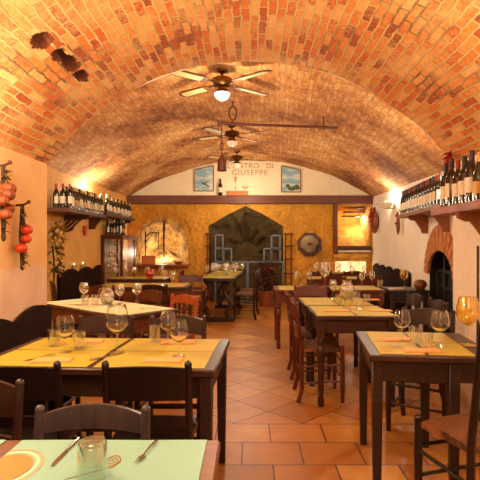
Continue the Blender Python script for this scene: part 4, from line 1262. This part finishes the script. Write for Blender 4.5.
# ------------------------------------------------------------------ hanging produce and wall things
def hook(root, p, out):
    b = MB(); p = Vector(p); o = Vector(out)
    b.tube([p, p+o*.06, p+o*.085+Vector((0, 0, .012))], .008, 6); b.ball(p+o*.09+Vector((0, 0, .015)), .014, (1, 1, 1), 8, 6); b.build('hook', M['iron_red'], root)
def bunch(label, x, y, ztop, zbot, fm, fname, fr, n, fz0, fz1, cat, ribs=0):
    t = thing('hanging_'+fname+'_bunch', label, cat, (x, y, 0))
    wx = -XN-x if x < 0 else XN-x
    hook(t, (wx, 0, ztop), (1 if x < 0 else -1, .0, .1))
    b = MB()
    b.tube([(0, 0, ztop+.01), (.0, .0, (ztop+zbot)/2), (0, 0, zbot)], lambda q: .012+.012*math.sin(q*PI), 7)
    b.build('braid', M['dark_leaf'], t)
    for k in range(n):
        z = fz0+(fz1-fz0)*(k+.3)/n; a = k*2.3+.6
        sgn = 1 if x < 0 else -1
        px = sgn*(.012+.02*abs(math.cos(a)))+.0; py = .045*math.sin(a)
        MB().ball((px, py-.02, z), fr*random.uniform(.9, 1.1), (1, 1, .82), 16, 10, ribs).build(fname, fm, t)
    b = MB()
    for k in range(26):
        z = random.choice((random.uniform(fz0-.02, ztop-.03), random.uniform(zbot, fz1+.02)))
        a = random.uniform(-1.2, 1.2); 
        b.leaf((0, 0, z), (math.cos(a)*(.6 if x < 0 else -.6), math.sin(a), random.uniform(-.7, .7)), random.uniform(.04, .08), .025)
    b.build('dry_leaves', M['dry_leaf'], t)
    b = MB(); b.ball((0, 0, zbot-.0), .02, (.8, .8, 1.6), 8, 6); b.build('tassel', M['dark_leaf'], t)
bunch('bunch of dried orange pumpkins hanging from an iron hook', -1.572, 3.06, 1.84, 1.39, M['pumpkin'], 'pumpkin', .048, 5, 1.71, 1.5, 'hanging pumpkins', 8)
bunch('three red tomatoes on a dark braid hanging from a wall nail', -1.575, 3.32, 1.61, 1.19, M['tomato'], 'tomato', .040, 3, 1.46, 1.27, 'hanging tomatoes')
ch = thing('chili_bunch', 'bunch of dried red chilies hanging where the arch meets the wall', 'chili bunch', (1.555, 3.72, 0))
b = MB(); b.tube([(0.0, 0, 2.08), (0, 0, 1.94)], .006, 5); b.build('cord', M['dark_leaf'], ch)
b = MB()
for k in range(40):
    z = random.uniform(1.93, 2.05); a = random.uniform(0, 2*PI)
    p = Vector((0, 0, z)); d = Vector((-abs(math.cos(a))*.7, math.sin(a), random.uniform(-.9, .3))).normalized()
    b.tube([p, p+d*.03, p+d*.055+Vector((0, 0, -.012)), p+d*.07+Vector((0, 0, -.03))], lambda t: .010*(1-t)+.001, 6)
o = b.build('chilies', M['chili'], ch); o['kind'] = 'stuff'
# dried vine on the ochre wall
vn = thing('dried_vine', 'tall bunch of dried flowers and leaves on the ochre wall beside the pilaster', 'dried plant', (-2.7, 6.55, 0))
b = MB(); b.tube([(0, 0, .55), (.02, .03, 1.0), (0, 0, 1.4), (.05, .02, 1.64)], .012, 6); b.build('stem', M['dark_leaf'], vn)
b = MB(); [b.tube([(0, 0, 1.36), (.1+.05*k, .03*k, 1.55), (.2+.06*k, .04*k, 1.66)], .006, 5) for k in range(3)]; b.build('branches', M['dry_leaf'], vn)
b = MB()
for k in range(170):
    z = random.choice((random.gauss(1.54, .05), random.gauss(1.42, .06), random.uniform(.95, 1.5)))
    b.leaf((random.uniform(-.04, .14), random.uniform(-.08, .08), z), (random.uniform(-.2, 1), random.uniform(-1, 1), random.uniform(-.8, .8)), random.uniform(.07, .13), .06)
b.build('dry_leaves', M['vine_leaf'], vn)
b = MB()
for k in range(60):
    z = random.choice((random.gauss(1.02, .05), random.gauss(1.28, .04)))
    b.leaf((random.uniform(-.03, .13), random.uniform(-.06, .06), z), (random.uniform(-.1, 1), random.uniform(-1, 1), random.uniform(-.6, .4)), random.uniform(.06, .12), .05)
b.build('green_leaves', M['green_leaf'], vn)
# red card hanging under the shelf
b = MB(); b.box((0, 0, 0), (.012, .14, .17), bev=.003); b.box((.008, 0, 0), (.006, .09, .1), bev=.002)
o = b.build('small_picture', M['red_card']); o.location = (XL+.02, 8.1, 1.56); tag(o, 'small red picture on the ochre wall under the gap between the shelves', 'picture')
# leather bags with red chilies on the pale wall
def bag(label, px, py0, py1, wpx, extra):
    # find place on right wall
    best = None
    s = 0
    while s < wl:
        p = xf_r(s, 0, -.08); q = VX+F*p.x/p.y
        if best is None or abs(q-px) < best[0]: best = (abs(q-px), s, p)
        s += .01
    _, s, p = best; Y = p.y
    z1 = EYE+(VY-py0)/F*Y; z0 = EYE+(VY-py1)/F*Y; hw = wpx/2/F*Y
    t = thing('hanging_wineskin' if extra else 'hanging_gourd', label, 'hanging bag' if extra else 'hanging gourd', p)
    h = z1-z0
    b = MB(); b.lathe([(0, z0), (hw*.5, z0+h*.08), (hw*.9, z0+h*.3), (hw, z0+h*.5), (hw*.75, z0+h*.72), (hw*.35, z0+h*.88), (hw*.2, z0+h), (0, z0+h)], 14, mtx=Matrix.Diagonal((.55, 1.0, 1, 1)))
    b.build('skin', M['leather'], t)
    b = MB()
    for k in range(26 if extra else 9):
        zz = z0+h*random.uniform(.45, .95); a = random.uniform(0, 2*PI)
        d = Vector((math.cos(a)-.6, math.sin(a)-.3, random.uniform(-1, .2))).normalized()
        c = Vector((-hw*.4, -hw*.3, zz)); q = 1 if extra else .4
        b.tube([c, c+d*.06*q, c+d*.1*q+Vector((0, 0, -.03*q))], lambda q: .014*(1-q)+.002, 6)
    o = b.build('chilies', M['chili'], t); o['kind'] = 'stuff'
    b = MB(); b.tube([(0, 0, z1-.02), (.03, 0, z1+.05), (.07, 0, z1+.08)], .006, 5); b.build('cord', M['iron_red'], t)
bag('brown wineskin with red chilies hanging beside the rock window', 374.5, 207, 234, 15, True)
bag('slim brown gourd with red chilies hanging on the pale wall beyond the wall lamp', 398, 212, 235, 7, False)
# wall lamp bowls
def wall_lamp(label, p, ax):
    t = thing('wall_lamp', label, 'wall lamp', p)
    b = MB(); pr = [(.02, -.12), (.09, -.08), (.13, 0), (.122, 0), (.085, -.07), (.02, -.105)]
    b.lathe(pr, 20, mtx=Matrix.Identity(4)); b.build('bowl', M['white_plaster'], t)
    b = MB(); b.ball((0, 0, -.01), .035, (1, 1, 1), 10, 8); b.build('bulb', M['lamp_glow'], t)
    b = MB(); b.tube([(0, 0, -.11), (ax[0]*.12, ax[1]*.12, -.1)], .012, 6); b.build('arm', M['brass'], t)
p = xf_r(4.7, 2.07, -.14); wall_lamp('white half-bowl wall lamp glowing on the pale wall beside the wineskin', p, (1, 0)); LR = p
p = xf_r(.75, 2.0, -.15); wall_lamp('white half-bowl wall lamp behind the bottles by the chili bunch', p, (1, 0)); LR2 = p
wall_lamp('white half-bowl wall lamp between the two bottle shelves on the ochre wall', (XL+.14, 8.08, 2.12), (-1, 0)); LL = Vector((XL+.14, 8.08, 2.12))
# power cords on the right-hand walls
b = MB(); b.tube([(XN-.006, 3.4, 1.33), (XN-.006, 3.4, .9), (XN-.006, 3.41, .5)], .008, 6); tag(b.build('power_cable', M['iron_red']), 'brown cable running down the wall under the thick bottle shelf', 'cord')
# small candles on the ochre side bench
for k, (y, lab) in enumerate(((7.55, 'lit candle in a glass on the ochre-wall bench, nearer one'), (7.95, 'lit candle in a glass on the ochre-wall bench, farther one'))):
    t = thing('candle', lab, 'candle', (XL+.036, y, .945), 0, 'candles on the ochre-wall bench')
    MB().lathe([(0, 0), (.03, 0), (.033, .07), (.03, .07), (.027, .006), (0, .006)], 14).build('holder', M['glass'], t)
    MB().lathe([(0, .007), (.02, .007), (.02, .055), (0, .055)], 12).build('wax', M['white_plaster'], t)
    MB().lathe([(0, .056), (.006, .065), (.004, .08), (0, .092)], 8).build('flame', M['flame'], t)
# dark round bread-like bowl on the black table
b = MB(); b.lathe([(0, 0), (.05, 0), (.085, .05), (.08, .09), (.05, .12), (0, .13)], 16); o = b.build('lidded_pot', M['leather']); x, y, z = tloc(KT, .17, -.1); o.location = (x, y, .751); tag(o, 'dark round lidded pot on the small black table', 'pot')

# ------------------------------------------------------------------ light
def light(kind, loc, e, c, size=.1, rot=None, **kw):
    l = bpy.data.lights.new('lamp', kind); l.energy = e; l.color = c
    if kind == 'AREA': l.size = size; 
    else: l.shadow_soft_size = size
    for k, v in kw.items(): setattr(l, k, v)
    o = bpy.data.objects.new('lamp', l); COL.objects.link(o); o.location = loc  # shared name, covers fixtures and added fill alike
    if rot: o.rotation_euler = rot
    return o
WARM = (1, .85, .6); SOFT = (1, .9, .68); COOL = (.82, .95, 1)
# up-lights washing the vault
light('POINT', (-1.47, 2.5, 1.92), 26, SOFT, .06)
light('POINT', (-1.3, 1.75, 1.8), 36, SOFT, .08)
light('POINT', (1.3, 2.0, 1.95), 20, SOFT, .08)
light('POINT', LL+Vector((.0, 0, .06)), 55, SOFT, .06)
light('POINT', LR+Vector((0, 0, .06)), 40, SOFT, .06)
light('POINT', LR2+Vector((-.02, -.05, .12)), 70, SOFT, .06)
light('POINT', (-2.35, 5.0, 2.15), 34, SOFT, .08)
# lit fan globe, then added fill points for the inner room
light('POINT', (f1.location.x, f1.location.y, f1.location.z-.5), 46, WARM, .09)
light('POINT', (-.2, 8.3, 2.25), 44, SOFT, .12)
light('POINT', (-.1, 10.1, 2.3), 30, SOFT, .12)
light('POINT', (.95, 6.6, 2.1), 14, SOFT, .12)  # added fill brightening the pale wall and its tables
# added fill lights for the near bay, out of frame, no fixtures
light('AREA', (-.3, 1.0, 2.5), 12, (1, .88, .7), 1.0)
light('AREA', (.2, -.6, 2.2), 12, (1, .86, .66), 1.2, (R(75), 0, 0))
sp = light('SPOT', (-.5, -.7, 2.05), 40, COOL, .3, (R(53), 0, 0)); sp.data.spot_size = R(40); sp.data.spot_blend = .9  # added cool spot standing in for daylight on the green-laid table
light('AREA', (0, 1.2, 1.75), 58, (1, .88, .6), 1.2, (R(180), 0, 0))  # added upward fill brightening the near vault
# alcove and rock window
light('POINT', (bx(161), YB+.22, 1.12), 22, SOFT, .05)
light('POINT', (2.6, YB+.5, 1.95), 22, (1, .95, .85), .05)
light('POINT', (2.3, YB+.2, .75), 4, SOFT, .05)

w = bpy.data.worlds.new('world'); SC.world = w; w.use_nodes = True
w.node_tree.nodes['Background'].inputs[0].default_value = (.9, .7, .5, 1); w.node_tree.nodes['Background'].inputs[1].default_value = .05
SC.view_settings.view_transform = 'Standard'; SC.view_settings.look = 'None'; SC.view_settings.exposure = 0
SC.cycles.use_denoising = True
SC.cycles.caustics_reflective = False; SC.cycles.caustics_refractive = False
SC.cycles.max_bounces = 10; SC.cycles.transparent_max_bounces = 24; SC.cycles.transmission_bounces = 10
SC.cycles.sample_clamp_indirect = 4
# prototypes that were never placed
for k, (o, used) in PROTO.items():
    if not used:
        for c, gs in kids(o):
            for g in gs: bpy.data.objects.remove(g)
            bpy.data.objects.remove(c)
        bpy.data.objects.remove(o)
